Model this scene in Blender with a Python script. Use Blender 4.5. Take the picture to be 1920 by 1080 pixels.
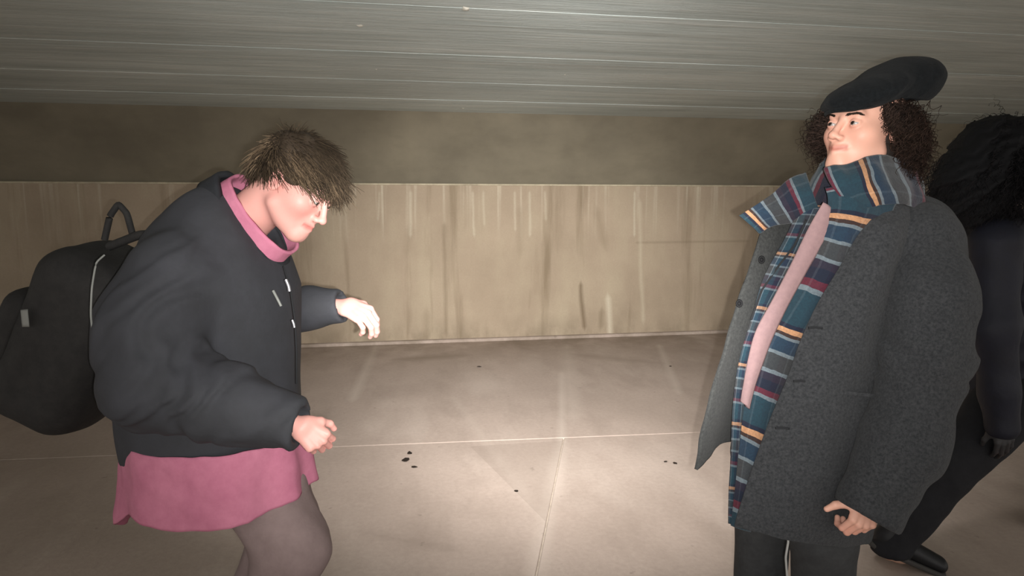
import bpy, math, random
import numpy as np
from mathutils import Vector, Matrix

for o in list(bpy.data.objects): bpy.data.objects.remove(o)
S = bpy.context.scene
C = S.collection
rnd = random.Random(7)
rng = np.random.default_rng(11)

# ------------------------------------------------------------------ camera
F = 1200.0
PITCH = math.atan(155 / F)
CH = 1.4
cd = bpy.data.cameras.new('camera'); cam = bpy.data.objects.new('camera', cd); C.objects.link(cam)
cd.sensor_width = 36.0; cd.lens = 36.0 * F / 1920.0; cd.clip_start = 0.02; cd.clip_end = 200
cam.location = (0, 0, CH); cam.rotation_euler = (math.pi / 2 - PITCH, 0, 0)
S.camera = cam
# ------------------------------------------------------------------ world, lights, exposure
w = bpy.data.worlds.new('night_glow'); S.world = w; w.use_nodes = True
w.node_tree.nodes['Background'].inputs['Color'].default_value = (1.0, 0.965, 0.92, 1)
w.node_tree.nodes['Background'].inputs['Strength'].default_value = 1.3
fl = bpy.data.lights.new('phone_flash', 'SPOT'); flo = bpy.data.objects.new('phone_flash', fl); C.objects.link(flo)
fl.energy = 250; fl.color = (1.0, 0.975, 0.945); fl.spot_size = math.radians(88); fl.spot_blend = 1.0; fl.shadow_soft_size = 0.006
flo.location = (0.028, -0.01, CH - 0.014); flo.rotation_euler = (math.radians(90 + 2), 0, math.radians(-1))
f2 = bpy.data.lights.new('phone_flash_core', 'SPOT'); f2o = bpy.data.objects.new('phone_flash_core', f2); C.objects.link(f2o)
f2.energy = 1120; f2.color = (1.0, 0.975, 0.945); f2.spot_size = math.radians(44); f2.spot_blend = 1.0; f2.shadow_soft_size = 0.006
f2o.location = flo.location; f2o.rotation_euler = (math.radians(90 - 8), 0, math.radians(-1))
f3 = bpy.data.lights.new('added_fill_spot', 'SPOT'); f3o = bpy.data.objects.new('added_fill_spot', f3); C.objects.link(f3o)  # added spot out of view, brightens the back wall and floor
f3.energy = 400; f3.color = (1.0, 0.95, 0.915); f3.spot_size = math.radians(106); f3.spot_blend = 1.0; f3.shadow_soft_size = 0.25
f3o.location = (0.25, 1.75, 2.12); f3o.rotation_euler = (math.radians(90 - 33), 0, math.radians(-2))
S.view_settings.view_transform = 'Standard'; S.view_settings.look = 'None'
S.view_settings.gamma = 1.0; S.view_settings.use_curve_mapping = False
S.view_settings.exposure = 0.0

# ------------------------------------------------------------------ helpers
def P(px, py, d):
    """point on the plane y=d that the pixel (of 1920x1080) looks at"""
    a = (px - 960) / F; b = -(py - 540) / F
    dy = math.cos(PITCH) + b * math.sin(PITCH); dz = -math.sin(PITCH) + b * math.cos(PITCH)
    t = d / dy
    return np.array([a * t, d, CH + dz * t])
def PF(px, py, z=0.0):
    a = (px - 960) / F; b = -(py - 540) / F
    dy = math.cos(PITCH) + b * math.sin(PITCH); dz = -math.sin(PITCH) + b * math.cos(PITCH)
    t = (z - CH) / dz
    return np.array([a * t, dy * t, z])
def lin(c):
    r = []
    for v in c:
        v /= 255.0
        r.append(v / 12.92 if v <= 0.04045 else ((v + 0.055) / 1.055) ** 2.4)
    return tuple(r) + (1.0,)
def norm(v): v = np.asarray(v, float); return v / np.linalg.norm(v)

def new_mesh(name, verts, faces, mat, parent=None, smooth=True, col=None, uv=None):
    me = bpy.data.meshes.new(name)
    verts = np.asarray(verts, np.float32)
    if isinstance(faces, np.ndarray):
        n, k = faces.shape
        me.vertices.add(len(verts)); me.vertices.foreach_set('co', verts.ravel())
        me.loops.add(n * k); me.loops.foreach_set('vertex_index', faces.astype(np.int32).ravel())
        me.polygons.add(n); me.polygons.foreach_set('loop_start', np.arange(0, n * k, k, dtype=np.int32))
        me.polygons.foreach_set('loop_total', np.full(n, k, np.int32))
        me.update(calc_edges=True); me.validate()
    else:
        me.from_pydata([tuple(map(float, v)) for v in verts], [], faces); me.update()
    if smooth: me.polygons.foreach_set('use_smooth', np.ones(len(me.polygons), bool))
    if col is not None:
        at = me.color_attributes.new('tint', 'FLOAT_COLOR', 'POINT')
        c4 = np.ones((len(verts), 4), np.float32); c4[:, :3] = col[:, :3]
        at.data.foreach_set('color', c4.ravel())
    if uv is not None:
        ul = me.uv_layers.new(name='UVMap')
        li = np.empty(len(me.loops), np.int32); me.loops.foreach_get('vertex_index', li)
        ul.data.foreach_set('uv', np.asarray(uv, np.float32)[li].ravel())
    if mat: me.materials.append(mat)
    o = bpy.data.objects.new(name, me); C.objects.link(o)
    if parent is not None:
        o.parent = parent
        o.location = -Vector(parent.location)
    return o
def tag(o, label=None, cat=None, group=None, kind=None):
    if label: o['label'] = label
    if cat: o['category'] = cat
    if group: o['group'] = group
    if kind: o['kind'] = kind
    return o
def empty(name, loc, label, cat):
    o = bpy.data.objects.new(name, None); C.objects.link(o); o.location = loc; o.empty_display_size = 0.1
    return tag(o, label, cat)

# --- signed distance shapes ------------------------------------------------
def smin(a, b, k):
    if k <= 0: return np.minimum(a, b)
    h = np.maximum(k - np.abs(a - b), 0) / k
    return np.minimum(a, b) - h * h * k * 0.25
def smax(a, b, k): return -smin(-a, -b, k)
def seg(p, a, b, ra, rb, W=None, wa=None, wb=None):
    a = np.asarray(a, np.float32); b = np.asarray(b, np.float32); ab = b - a
    q = p - a
    t = np.clip((q @ ab) / max(float(ab @ ab), 1e-12), 0, 1)
    q = q - t[..., None] * ab
    r = ra + (rb - ra) * t
    if W is None: return np.sqrt((q * q).sum(-1)) - r
    W = np.asarray(W, np.float32)
    u = q @ W; rest2 = np.maximum((q * q).sum(-1) - u * u, 0)
    rw = wa + (wb - wa) * t
    k = np.sqrt((u / rw) ** 2 + rest2 / r ** 2)
    return (k - 1) * np.minimum(r, rw)
def chain(p, pts, k=0.03, W=None):
    d = None
    for i in range(len(pts) - 1):
        a, b = pts[i], pts[i + 1]
        if W is None: e = seg(p, a[0], b[0], a[1], b[1])
        else: e = seg(p, a[0], b[0], a[1], b[1], W, a[2], b[2])
        d = e if d is None else smin(d, e, k)
    return d
def ell(p, c, r):
    r = np.asarray(r, np.float32); q = (p - np.asarray(c, np.float32)) / r
    return (np.sqrt((q * q).sum(-1)) - 1) * float(r.min())
def grid(lo, hi, h):
    lo = np.asarray(lo, float); hi = np.asarray(hi, float)
    n = np.ceil((hi - lo) / h).astype(int) + 1
    ax = [lo[i] + h * np.arange(n[i]) for i in range(3)]
    g = np.stack(np.meshgrid(*ax, indexing='ij'), -1).astype(np.float32)
    return g, lo, h
def surf(f, lo, h):
    f = f.copy()
    f[0] = f[-1] = 1; f[:, 0] = f[:, -1] = 1; f[:, :, 0] = f[:, :, -1] = 1
    ins = f < 0
    nx, ny, nz = f.shape
    acc = np.zeros((nx - 1, ny - 1, nz - 1, 3), np.float32); cnt = np.zeros((nx - 1, ny - 1, nz - 1), np.float32)
    cor = [(i, j, k) for i in (0, 1) for j in (0, 1) for k in (0, 1)]
    sl = lambda c: tuple(slice(c[i], f.shape[i] - 1 + c[i]) for i in range(3))
    for a in cor:
        for ax in range(3):
            if a[ax] == 0:
                b = list(a); b[ax] = 1; b = tuple(b)
                fa, fb = f[sl(a)], f[sl(b)]
                m = (fa < 0) != (fb < 0)
                if not m.any(): continue
                t = np.where(m, fa / np.where(m, fa - fb, 1), 0)
                for x in range(3):
                    acc[..., x] += m * (a[x] + (t if x == ax else 0))
                cnt += m
    act = cnt > 0
    idx = -np.ones(act.shape, np.int64); idx[act] = np.arange(act.sum())
    cells = np.argwhere(act)
    V = (cells + acc[act] / cnt[act][:, None]) * h + np.asarray(lo)
    Q = []
    for ax in range(3):
        o1, o2 = [x for x in range(3) if x != ax]
        s0 = [slice(1, -1)] * 3; s1 = [slice(1, -1)] * 3
        s0[ax] = slice(0, -1); s1[ax] = slice(1, None)
        a_, b_ = ins[tuple(s0)], ins[tuple(s1)]
        e = np.argwhere(a_ != b_)
        if len(e) == 0: continue
        flip = a_[tuple(e.T)]
        base = e.copy(); base[:, o1] += 1; base[:, o2] += 1
        def at(d1, d2):
            c = base.copy(); c[:, o1] -= d1; c[:, o2] -= d2
            return idx[tuple(c.T)]
        q = np.stack([at(1, 1), at(0, 1), at(0, 0), at(1, 0)], 1)
        if ax == 1: flip = ~flip
        q[~flip] = q[~flip][:, ::-1]
        Q.append(q)
    Q = np.concatenate(Q)
    Q = Q[(Q >= 0).all(1)]
    return V, Q
def vnoise(p, s, seed=0, octs=4):
    """cheap smooth pseudo noise: warped sums of sines, in -1..1"""
    r = np.random.default_rng(seed)
    out = 0; amp = 1; tot = 0
    q = np.asarray(p, np.float32) * s
    for _ in range(octs):
        a = r.normal(size=(3, 3)); ph = r.uniform(0, 6.28, 3)
        warp = np.sin(q @ a.T.astype(np.float32) + ph.astype(np.float32))
        b = norm(r.normal(size=3)) * 2.2; ph2 = r.uniform(0, 6.28)
        out = out + amp * np.sin((q + 0.55 * warp) @ b.astype(np.float32) + ph2); tot += amp
        amp *= 0.55; q = q * 1.9
    return out / tot
def sheet(name, rows, mat, parent, nu=26, nv=60, thick=0.006, uvs=(1, 1), uv0=(0, 0), wr=0.0, seed=1, wscale=20, swap=False):
    """cloth patch through rows of points, catmull-rom both ways; real thickness"""
    R = np.array([[p for p in r] for r in rows], float)
    def cr(A, n):
        m = len(A); t = np.linspace(0, m - 1, n); i = np.clip(t.astype(int), 0, m - 2); f = (t - i)
        f = f.reshape((-1,) + (1,) * (A.ndim - 1))
        p0 = A[np.maximum(i - 1, 0)]; p1 = A[i]; p2 = A[i + 1]; p3 = A[np.minimum(i + 2, m - 1)]
        return 0.5 * ((2 * p1) + (-p0 + p2) * f + (2 * p0 - 5 * p1 + 4 * p2 - p3) * f ** 2 + (-p0 + 3 * p1 - 3 * p2 + p3) * f ** 3)
    G = cr(R, nv); G = np.swapaxes(cr(np.swapaxes(G, 0, 1), nu), 0, 1)
    du = np.gradient(G, axis=1); dv = np.gradient(G, axis=0)
    N = np.cross(du, dv); N /= np.linalg.norm(N, axis=-1, keepdims=True) + 1e-9
    if wr: G = G + N * (wr * vnoise(G, wscale, seed))[..., None]
    A = G + N * thick / 2; B = G - N * thick / 2
    V = np.concatenate([A.reshape(-1, 3), B.reshape(-1, 3)])
    n = nu * nv; fs = []
    for j in range(nv - 1):
        for i in range(nu - 1):
            a = j * nu + i
            fs.append((a, a + 1, a + nu + 1, a + nu)); fs.append((n + a, n + a + nu, n + a + nu + 1, n + a + 1))
    for i in range(nu - 1):
        fs.append((i, n + i, n + i + 1, i + 1)); a = (nv - 1) * nu + i; fs.append((a, a + 1, n + a + 1, n + a))
    for j in range(nv - 1):
        a = j * nu; fs.append((a, a + nu, n + a + nu, n + a)); a = j * nu + nu - 1; fs.append((a, n + a, n + a + nu, a + nu))
    uu, vv = np.meshgrid(np.linspace(0, 1, nu), np.linspace(0, 1, nv))
    uv = np.stack([uv0[0] + uu * uvs[0], uv0[1] + vv * uvs[1]], -1).reshape(-1, 2)
    if swap: uv = uv[:, ::-1]
    return new_mesh(name, V, np.array(fs), mat, parent, uv=np.concatenate([uv, uv]))
def tubes(paths, rad, sides=3, cols=None):
    """paths (n,m,3), rad (n,m): returns verts, quads, colours"""
    n, m, _ = paths.shape
    T = np.gradient(paths, axis=1); T /= np.linalg.norm(T, axis=-1, keepdims=True) + 1e-9
    up = np.zeros_like(T); up[..., 2] = 1; up[np.abs(T[..., 2]) > 0.9] = (1, 0, 0)
    A = np.cross(T, up); A /= np.linalg.norm(A, axis=-1, keepdims=True) + 1e-9
    B = np.cross(T, A)
    ang = np.arange(sides) * 2 * math.pi / sides
    V = paths[:, :, None] + rad[:, :, None, None] * (A[:, :, None] * np.cos(ang)[:, None] + B[:, :, None] * np.sin(ang)[:, None])
    idx = np.arange(n * m * sides).reshape(n, m, sides)
    a = idx[:, :-1]; b = idx[:, 1:]
    Q = np.stack([a, np.roll(a, -1, 2), np.roll(b, -1, 2), b], -1).reshape(-1, 4)
    c = None
    if cols is not None: c = np.repeat(cols, m * sides, axis=0)
    return V.reshape(-1, 3), Q, c
def join(parts):
    V = []; Q = []; Cc = []; n = 0
    for v, q, c in parts:
        V.append(v); Q.append(q + n); n += len(v)
        if c is not None: Cc.append(c)
    return np.concatenate(V), np.concatenate(Q), (np.concatenate(Cc) if Cc else None)

# ------------------------------------------------------------------ materials
def mat(name, base, rough=0.8, noise=None, bump=None, attr=False, spec=0.3, sss=0, metal=0, extra=None, sheen=0):
    m = bpy.data.materials.new(name); m.use_nodes = True; nt = m.node_tree; b = nt.nodes['Principled BSDF']
    b.inputs['Roughness'].default_value = rough; b.inputs['Metallic'].default_value = metal
    b.inputs['Specular IOR Level'].default_value = spec
    if sheen: b.inputs['Sheen Weight'].default_value = sheen; b.inputs['Sheen Roughness'].default_value = 0.6
    if sss:
        b.inputs['Subsurface Weight'].default_value = sss; b.inputs['Subsurface Radius'].default_value = (0.012, 0.005, 0.003)
        b.inputs['Subsurface Scale'].default_value = 1.0
    tc = nt.nodes.new('ShaderNodeTexCoord')
    src = None
    if attr:
        a = nt.nodes.new('ShaderNodeVertexColor'); a.layer_name = 'tint'; src = a.outputs['Color']
    if noise:
        sc, other, amt = noise[:3]
        n = nt.nodes.new('ShaderNodeTexNoise'); n.inputs['Scale'].default_value = sc; n.inputs['Detail'].default_value = 6
        n.inputs['Roughness'].default_value = 0.7
        nt.links.new(tc.outputs['Object'], n.inputs['Vector'])
        r = nt.nodes.new('ShaderNodeMapRange'); r.inputs['From Min'].default_value = 0.35; r.inputs['From Max'].default_value = 0.65
        r.inputs['To Max'].default_value = amt
        nt.links.new(n.outputs['Fac'], r.inputs['Value'])
        mx = nt.nodes.new('ShaderNodeMix'); mx.data_type = 'RGBA'
        nt.links.new(r.outputs['Result'], mx.inputs['Factor'])
        if src: nt.links.new(src, mx.inputs[6])
        else: mx.inputs[6].default_value = base
        mx.inputs[7].default_value = other
        src = mx.outputs[2]
    if src: nt.links.new(src, b.inputs['Base Color'])
    else: b.inputs['Base Color'].default_value = base
    if bump:
        n = nt.nodes.new('ShaderNodeTexNoise'); n.inputs['Scale'].default_value = bump[0]; n.inputs['Detail'].default_value = 5
        nt.links.new(tc.outputs['Object'], n.inputs['Vector'])
        bp = nt.nodes.new('ShaderNodeBump'); bp.inputs['Strength'].default_value = bump[1]; bp.inputs['Distance'].default_value = bump[2]
        nt.links.new(n.outputs['Fac'], bp.inputs['Height']); nt.links.new(bp.outputs['Normal'], b.inputs['Normal'])
    return m
def nd(nt, t, **kw):
    n = nt.nodes.new('ShaderNode' + t)
    for k, v in kw.items():
        if k in n.inputs.keys(): n.inputs[k].default_value = v
        else: setattr(n, k, v)
    return n
def mixc(nt, fac, a, b, mode='MIX'):
    m = nt.nodes.new('ShaderNodeMix'); m.data_type = 'RGBA'; m.blend_type = mode
    for s, v in ((0, fac), (6, a), (7, b)):
        if hasattr(v, 'links') or isinstance(v, bpy.types.NodeSocket): nt.links.new(v, m.inputs[s])
        else: m.inputs[s].default_value = v
    return m.outputs[2]
def nfac(nt, vec, scale, mapscale=(1, 1, 1), lo=0.4, hi=0.6, detail=6, rough=0.6, offs=(0, 0, 0)):
    mp = nt.nodes.new('ShaderNodeMapping'); mp.inputs['Scale'].default_value = mapscale; mp.inputs['Location'].default_value = offs
    nt.links.new(vec, mp.inputs['Vector'])
    n = nd(nt, 'TexNoise', Scale=scale, Detail=detail, Roughness=rough); nt.links.new(mp.outputs['Vector'], n.inputs['Vector'])
    r = nt.nodes.new('ShaderNodeMapRange'); r.inputs['From Min'].default_value = lo; r.inputs['From Max'].default_value = hi
    nt.links.new(n.outputs['Fac'], r.inputs['Value'])
    return r.outputs['Result'], n.outputs['Fac']
def ramp01(nt, val, pts):
    r = nt.nodes.new('ShaderNodeValToRGB'); nt.links.new(val, r.inputs['Fac'])
    e = r.color_ramp.elements
    while len(e) > 1: e.remove(e[-1])
    e[0].position = pts[0][0]; e[0].color = pts[0][1]
    for p, c in pts[1:]:
        x = e.new(p); x.color = c
    return r.outputs['Color'], r
def math_(nt, op, a, b=None):
    m = nt.nodes.new('ShaderNodeMath'); m.operation = op
    for i, v in enumerate((a, b)):
        if v is None: continue
        if isinstance(v, (int, float)): m.inputs[i].default_value = v
        else: nt.links.new(v, m.inputs[i])
    return m.outputs[0]

def segmask(nt, u, v, a, b, wd, soft=1.0):
    """1 on the segment a-b fading to 0 at distance wd"""
    a = np.array(a[:2], float); b = np.array(b[:2], float); L_ = float(np.linalg.norm(b - a)); t = (b - a) / L_
    du = math_(nt, 'SUBTRACT', u, float(a[0])); dv = math_(nt, 'SUBTRACT', v, float(a[1]))
    al = math_(nt, 'ADD', math_(nt, 'MULTIPLY', du, float(t[0])), math_(nt, 'MULTIPLY', dv, float(t[1])))
    ac = math_(nt, 'ABSOLUTE', math_(nt, 'SUBTRACT', math_(nt, 'MULTIPLY', du, float(t[1])), math_(nt, 'MULTIPLY', dv, float(t[0]))))
    cl_ = math_(nt, 'MINIMUM', math_(nt, 'MAXIMUM', al, 0.0), L_)
    over = math_(nt, 'ABSOLUTE', math_(nt, 'SUBTRACT', al, cl_))
    dd = math_(nt, 'ADD', ac, math_(nt, 'MULTIPLY', over, 0.5))
    m = math_(nt, 'SUBTRACT', 1.0, math_(nt, 'DIVIDE', dd, wd))
    return math_(nt, 'MAXIMUM', m, 0.0)
YAW = math.radians(9.2)
c0 = PF(960, 637)
ux = np.array([math.cos(YAW), math.sin(YAW), 0]); uy = np.array([-math.sin(YAW), math.cos(YAW), 0])
def tolocal(p):
    q = np.asarray(p) - c0; return np.array([q @ ux, q @ uy, p[2]])
def onwall(px, py):
    a = (px - 960) / F; b = -(py - 540) / F
    dv = np.array([a, math.cos(PITCH) + b * math.sin(PITCH), -math.sin(PITCH) + b * math.cos(PITCH)])
    t = (c0 @ uy) / (dv @ uy); p = dv * t; return (p - c0 * 0)[0] * ux[0] + p[1] * ux[1] - c0 @ ux, CH + p[2]
# concrete of the back wall: object x runs along the wall, z is height
def wall_mat():
    m = bpy.data.materials.new('stained_wall_concrete'); m.use_nodes = True; nt = m.node_tree; b = nt.nodes['Principled BSDF']
    b.inputs['Roughness'].default_value = 0.9; b.inputs['Specular IOR Level'].default_value = 0.15
    tc = nt.nodes.new('ShaderNodeTexCoord'); v = tc.outputs['Object']
    sp = nt.nodes.new('ShaderNodeSeparateXYZ'); nt.links.new(v, sp.inputs[0])
    base = lin((170, 154, 134))
    f1, _ = nfac(nt, v, 1.3, (1, 1, 1), 0.3, 0.7)
    c = mixc(nt, f1, base, lin((153, 138, 119)))
    f2, _ = nfac(nt, v, 3.0, (1, 1, 0.35), 0.45, 0.7)
    c = mixc(nt, math_(nt, 'MULTIPLY', f2, 0.5), c, lin((176, 164, 141)))
    # brown vertical stains
    f3, _ = nfac(nt, v, 2.6, (1.7, 1, 0.14), 0.56, 0.72, 5, 0.6)
    c = mixc(nt, math_(nt, 'MULTIPLY', f3, 0.6), c, lin((116, 101, 80)))
    # pale lime runs coming down from the ledge
    f4, _ = nfac(nt, v, 7.0, (2.6, 1, 0.05), 0.55, 0.66, 4, 0.6, (3, 0, 0))
    hgt = nt.nodes.new('ShaderNodeMapRange'); nt.links.new(sp.outputs['Z'], hgt.inputs['Value'])
    hgt.inputs['From Min'].default_value = 1.0; hgt.inputs['From Max'].default_value = 1.6
    wv, raw = nfac(nt, v, 2.2, (1, 1, 0.3), 0.35, 0.65)
    f4 = math_(nt, 'MULTIPLY', math_(nt, 'MULTIPLY', f4, hgt.outputs['Result']), wv)
    c = mixc(nt, math_(nt, 'MULTIPLY', f4, 0.6), c, lin((214, 206, 186)))
    # grime at the foot
    ft = nt.nodes.new('ShaderNodeMapRange'); nt.links.new(sp.outputs['Z'], ft.inputs['Value'])
    ft.inputs['From Min'].default_value = 0.28; ft.inputs['From Max'].default_value = 0.0
    f5, _ = nfac(nt, v, 5.0, (1, 1, 0.6), 0.4, 0.6)
    c = mixc(nt, math_(nt, 'MULTIPLY', math_(nt, 'MULTIPLY', f5, ft.outputs['Result']), 0.5), c, lin((112, 101, 84)))
    wob = math_(nt, 'MULTIPLY', math_(nt, 'SUBTRACT', raw, 0.5), 0.10)
    U = math_(nt, 'ADD', sp.outputs['X'], wob); Z = sp.outputs['Z']
    for (a, b_, wd, st, cl2) in (((832, 425), (836, 625), .035, .42, (112, 98, 78)), ((768, 430), (764, 470), .05, .25, (118, 104, 84)),
                                ((1092, 535), (1097, 612), .035, .7, (98, 82, 62)), ((1128, 585), (1126, 612), .04, .45, (104, 90, 70)),
                                ((1120, 400), (1135, 455), .07, .3, (118, 104, 82)), ((1195, 455), (1400, 452), .02, .35, (116, 104, 86)),
                                ((800, 590), (800, 630), .06, .3, (116, 102, 82)), ((975, 400), (975, 470), .06, .25, (120, 106, 86)),
                                ((1140, 560), (1143, 628), .045, .6, (205, 196, 176)), ((1200, 380), (1206, 600), .035, .4, (196, 186, 164)),
                                ((770, 362), (770, 440), .025, .38, (204, 196, 176)), ((886, 362), (888, 440), .02, .38, (204, 196, 176)), ((906, 362), (907, 420), .02, .3, (204, 196, 176)),
                                ((965, 362), (966, 430), .02, .38, (204, 196, 176)), ((994, 362), (994, 440), .02, .38, (204, 196, 176)), ((1022, 362), (1023, 410), .02, .3, (204, 196, 176)), ((712, 362), (710, 410), .02, .3, (204, 196, 176)), ((1190, 362), (1190, 440), .02, .4, (208, 202, 182))):
        c = mixc(nt, math_(nt, 'MULTIPLY', segmask(nt, U, Z, onwall(*a), onwall(*b_), wd), st), c, lin(cl2))
    f6, hn = nfac(nt, v, 60, (1, 1, 1), 0.3, 0.7)
    c = mixc(nt, math_(nt, 'MULTIPLY', f6, 0.12), c, lin((100, 92, 80)))
    nt.links.new(c, b.inputs['Base Color'])
    bp = nd(nt, 'Bump', Strength=0.5, Distance=0.004); nt.links.new(hn, bp.inputs['Height']); nt.links.new(bp.outputs['Normal'], b.inputs['Normal'])
    return m
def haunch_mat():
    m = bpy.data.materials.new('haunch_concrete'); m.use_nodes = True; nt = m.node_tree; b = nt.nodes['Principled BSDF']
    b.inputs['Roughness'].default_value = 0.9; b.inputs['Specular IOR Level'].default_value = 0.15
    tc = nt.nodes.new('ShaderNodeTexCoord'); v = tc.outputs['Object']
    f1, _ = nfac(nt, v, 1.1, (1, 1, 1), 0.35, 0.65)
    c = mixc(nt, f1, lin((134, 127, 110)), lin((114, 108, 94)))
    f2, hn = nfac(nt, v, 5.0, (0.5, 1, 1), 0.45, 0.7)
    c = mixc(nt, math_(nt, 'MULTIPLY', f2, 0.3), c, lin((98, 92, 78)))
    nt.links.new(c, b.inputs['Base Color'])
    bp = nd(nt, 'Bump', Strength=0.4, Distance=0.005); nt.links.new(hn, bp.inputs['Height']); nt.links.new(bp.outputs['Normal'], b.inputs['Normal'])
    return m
def ceiling_mat():
    m = bpy.data.materials.new('board_marked_concrete'); m.use_nodes = True; nt = m.node_tree; b = nt.nodes['Principled BSDF']
    b.inputs['Roughness'].default_value = 0.85; b.inputs['Specular IOR Level'].default_value = 0.2
    tc = nt.nodes.new('ShaderNodeTexCoord'); v = tc.outputs['Object']
    f1, n1 = nfac(nt, v, 3.5, (0.18, 2.2, 1), 0.33, 0.67, 8, 0.7)
    c = mixc(nt, f1, lin((176, 187, 184)), lin((208, 217, 214)))
    f2, n2 = nfac(nt, v, 14, (0.12, 2.4, 1), 0.5, 0.68, 8, 0.7, (2, 5, 0))
    c = mixc(nt, math_(nt, 'MULTIPLY', f2, 0.55), c, lin((222, 224, 217)))
    f3, n3 = nfac(nt, v, 10, (0.1, 2.0, 1), 0.58, 0.75, 8, 0.7, (7, 1, 0))
    c = mixc(nt, math_(nt, 'MULTIPLY', f3, 0.6), c, lin((134, 142, 138)))
    f4, n4 = nfac(nt, v, 0.9, (0.6, 1, 1), 0.42, 0.62, 3, 0.5, (1, 4, 0))
    c = mixc(nt, math_(nt, 'MULTIPLY', f4, 0.35), c, lin((154, 163, 160)))
    nt.links.new(c, b.inputs['Base Color'])
    h = math_(nt, 'ADD', n1, math_(nt, 'MULTIPLY', n2, 0.6))
    bp = nd(nt, 'Bump', Strength=0.8, Distance=0.02); nt.links.new(h, bp.inputs['Height']); nt.links.new(bp.outputs['Normal'], b.inputs['Normal'])
    return m
def floor_mat():
    m = bpy.data.materials.new('worn_floor_concrete'); m.use_nodes = True; nt = m.node_tree; b = nt.nodes['Principled BSDF']
    b.inputs['Roughness'].default_value = 0.75; b.inputs['Specular IOR Level'].default_value = 0.25
    tc = nt.nodes.new('ShaderNodeTexCoord'); v = tc.outputs['Object']
    f1, _ = nfac(nt, v, 0.9, (1, 1, 1), 0.35, 0.65, 5)
    c = mixc(nt, f1, lin((184, 168, 157)), lin((170, 155, 144)))
    f2, _ = nfac(nt, v, 3.2, (1, 0.45, 1), 0.5, 0.75, 6)
    c = mixc(nt, math_(nt, 'MULTIPLY', f2, 0.5), c, lin((144, 130, 119)))
    f3, _ = nfac(nt, v, 2.4, (1, 0.4, 1), 0.52, 0.72, 5, 0.5, (4, 2, 0))
    c = mixc(nt, math_(nt, 'MULTIPLY', f3, 0.45), c, lin((204, 190, 179)))
    f4, n4 = nfac(nt, v, 40, (1, 1, 1), 0.35, 0.7, 8, 0.7)
    c = mixc(nt, math_(nt, 'MULTIPLY', f4, 0.22), c, lin((120, 108, 98)))
    f5, _ = nfac(nt, v, 15, (1, 1, 1), 0.70, 0.76, 3, 0.5, (1, 9, 0))
    c = mixc(nt, math_(nt, 'MULTIPLY', f5, 0.35), c, lin((92, 82, 72)))
    sp = nt.nodes.new('ShaderNodeSeparateXYZ'); nt.links.new(v, sp.inputs[0])
    for (a, b_, wd, st, cl2) in (((705, 650), (662, 748), .06, .35, (212, 200, 188)), ((1236, 648), (1272, 735), .05, .35, (208, 196, 184)),
                                ((1062, 650), (1075, 780), .10, .25, (206, 194, 182)), ((1053, 832), (1003, 1078), .06, .3, (216, 204, 192)), ((1053, 700), (1053, 828), .04, .35, (208, 196, 184)),
                                ((780, 672), (840, 668), .16, .5, (120, 108, 92)), ((1110, 668), (1190, 676), .16, .35, (124, 112, 96)),
                                ((850, 745), (1012, 965), .05, .15, (208, 196, 184)), ((690, 1000), (840, 1030), .05, .2, (120, 108, 98))):
        c = mixc(nt, math_(nt, 'MULTIPLY', segmask(nt, sp.outputs['X'], sp.outputs['Y'], tolocal(PF(*a)), tolocal(PF(*b_)), wd), st), c, lin(cl2))
    # damp darker wedge between a diagonal mark and the joints
    qa, qb = tolocal(PF(880, 835)), tolocal(PF(1010, 965)); tt = (qb - qa)[:2] / np.linalg.norm((qb - qa)[:2])
    sd = math_(nt, 'SUBTRACT', math_(nt, 'MULTIPLY', math_(nt, 'SUBTRACT', sp.outputs['X'], float(qa[0])), float(-tt[1])), math_(nt, 'MULTIPLY', math_(nt, 'SUBTRACT', sp.outputs['Y'], float(qa[1])), float(-tt[0])))
    m1 = math_(nt, 'GREATER_THAN', sd, 0.0)
    q1, q2 = tolocal(PF(1053, 829)), tolocal(PF(1003, 1075)); kx = float((q2[0] - q1[0]) / (q2[1] - q1[1]))
    m2 = math_(nt, 'LESS_THAN', math_(nt, 'SUBTRACT', sp.outputs['X'], math_(nt, 'MULTIPLY', math_(nt, 'SUBTRACT', sp.outputs['Y'], float(q1[1])), kx)), float(q1[0]))
    m3 = math_(nt, 'LESS_THAN', sp.outputs['Y'], float(q1[1]) + .02)
    c = mixc(nt, math_(nt, 'MULTIPLY', math_(nt, 'MULTIPLY', math_(nt, 'MULTIPLY', m1, m2), m3), .28), c, lin((140, 127, 116)))
    # dirt washed up along the foot of the wall (object y is the distance to the wall foot, negative towards the viewer)
    dr = nt.nodes.new('ShaderNodeMapRange'); nt.links.new(sp.outputs['Y'], dr.inputs['Value'])
    dr.inputs['From Min'].default_value = -1.0; dr.inputs['From Max'].default_value = -0.05
    f6, _ = nfac(nt, v, 2.3, (1, 1, 1), 0.38, 0.62, 6, 0.65)
    c = mixc(nt, math_(nt, 'MULTIPLY', math_(nt, 'MULTIPLY', f6, dr.outputs['Result']), 0.6), c, lin((118, 106, 90)))
    nt.links.new(c, b.inputs['Base Color'])
    bp = nd(nt, 'Bump', Strength=0.35, Distance=0.004); nt.links.new(n4, bp.inputs['Height']); nt.links.new(bp.outputs['Normal'], b.inputs['Normal'])
    return m
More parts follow.
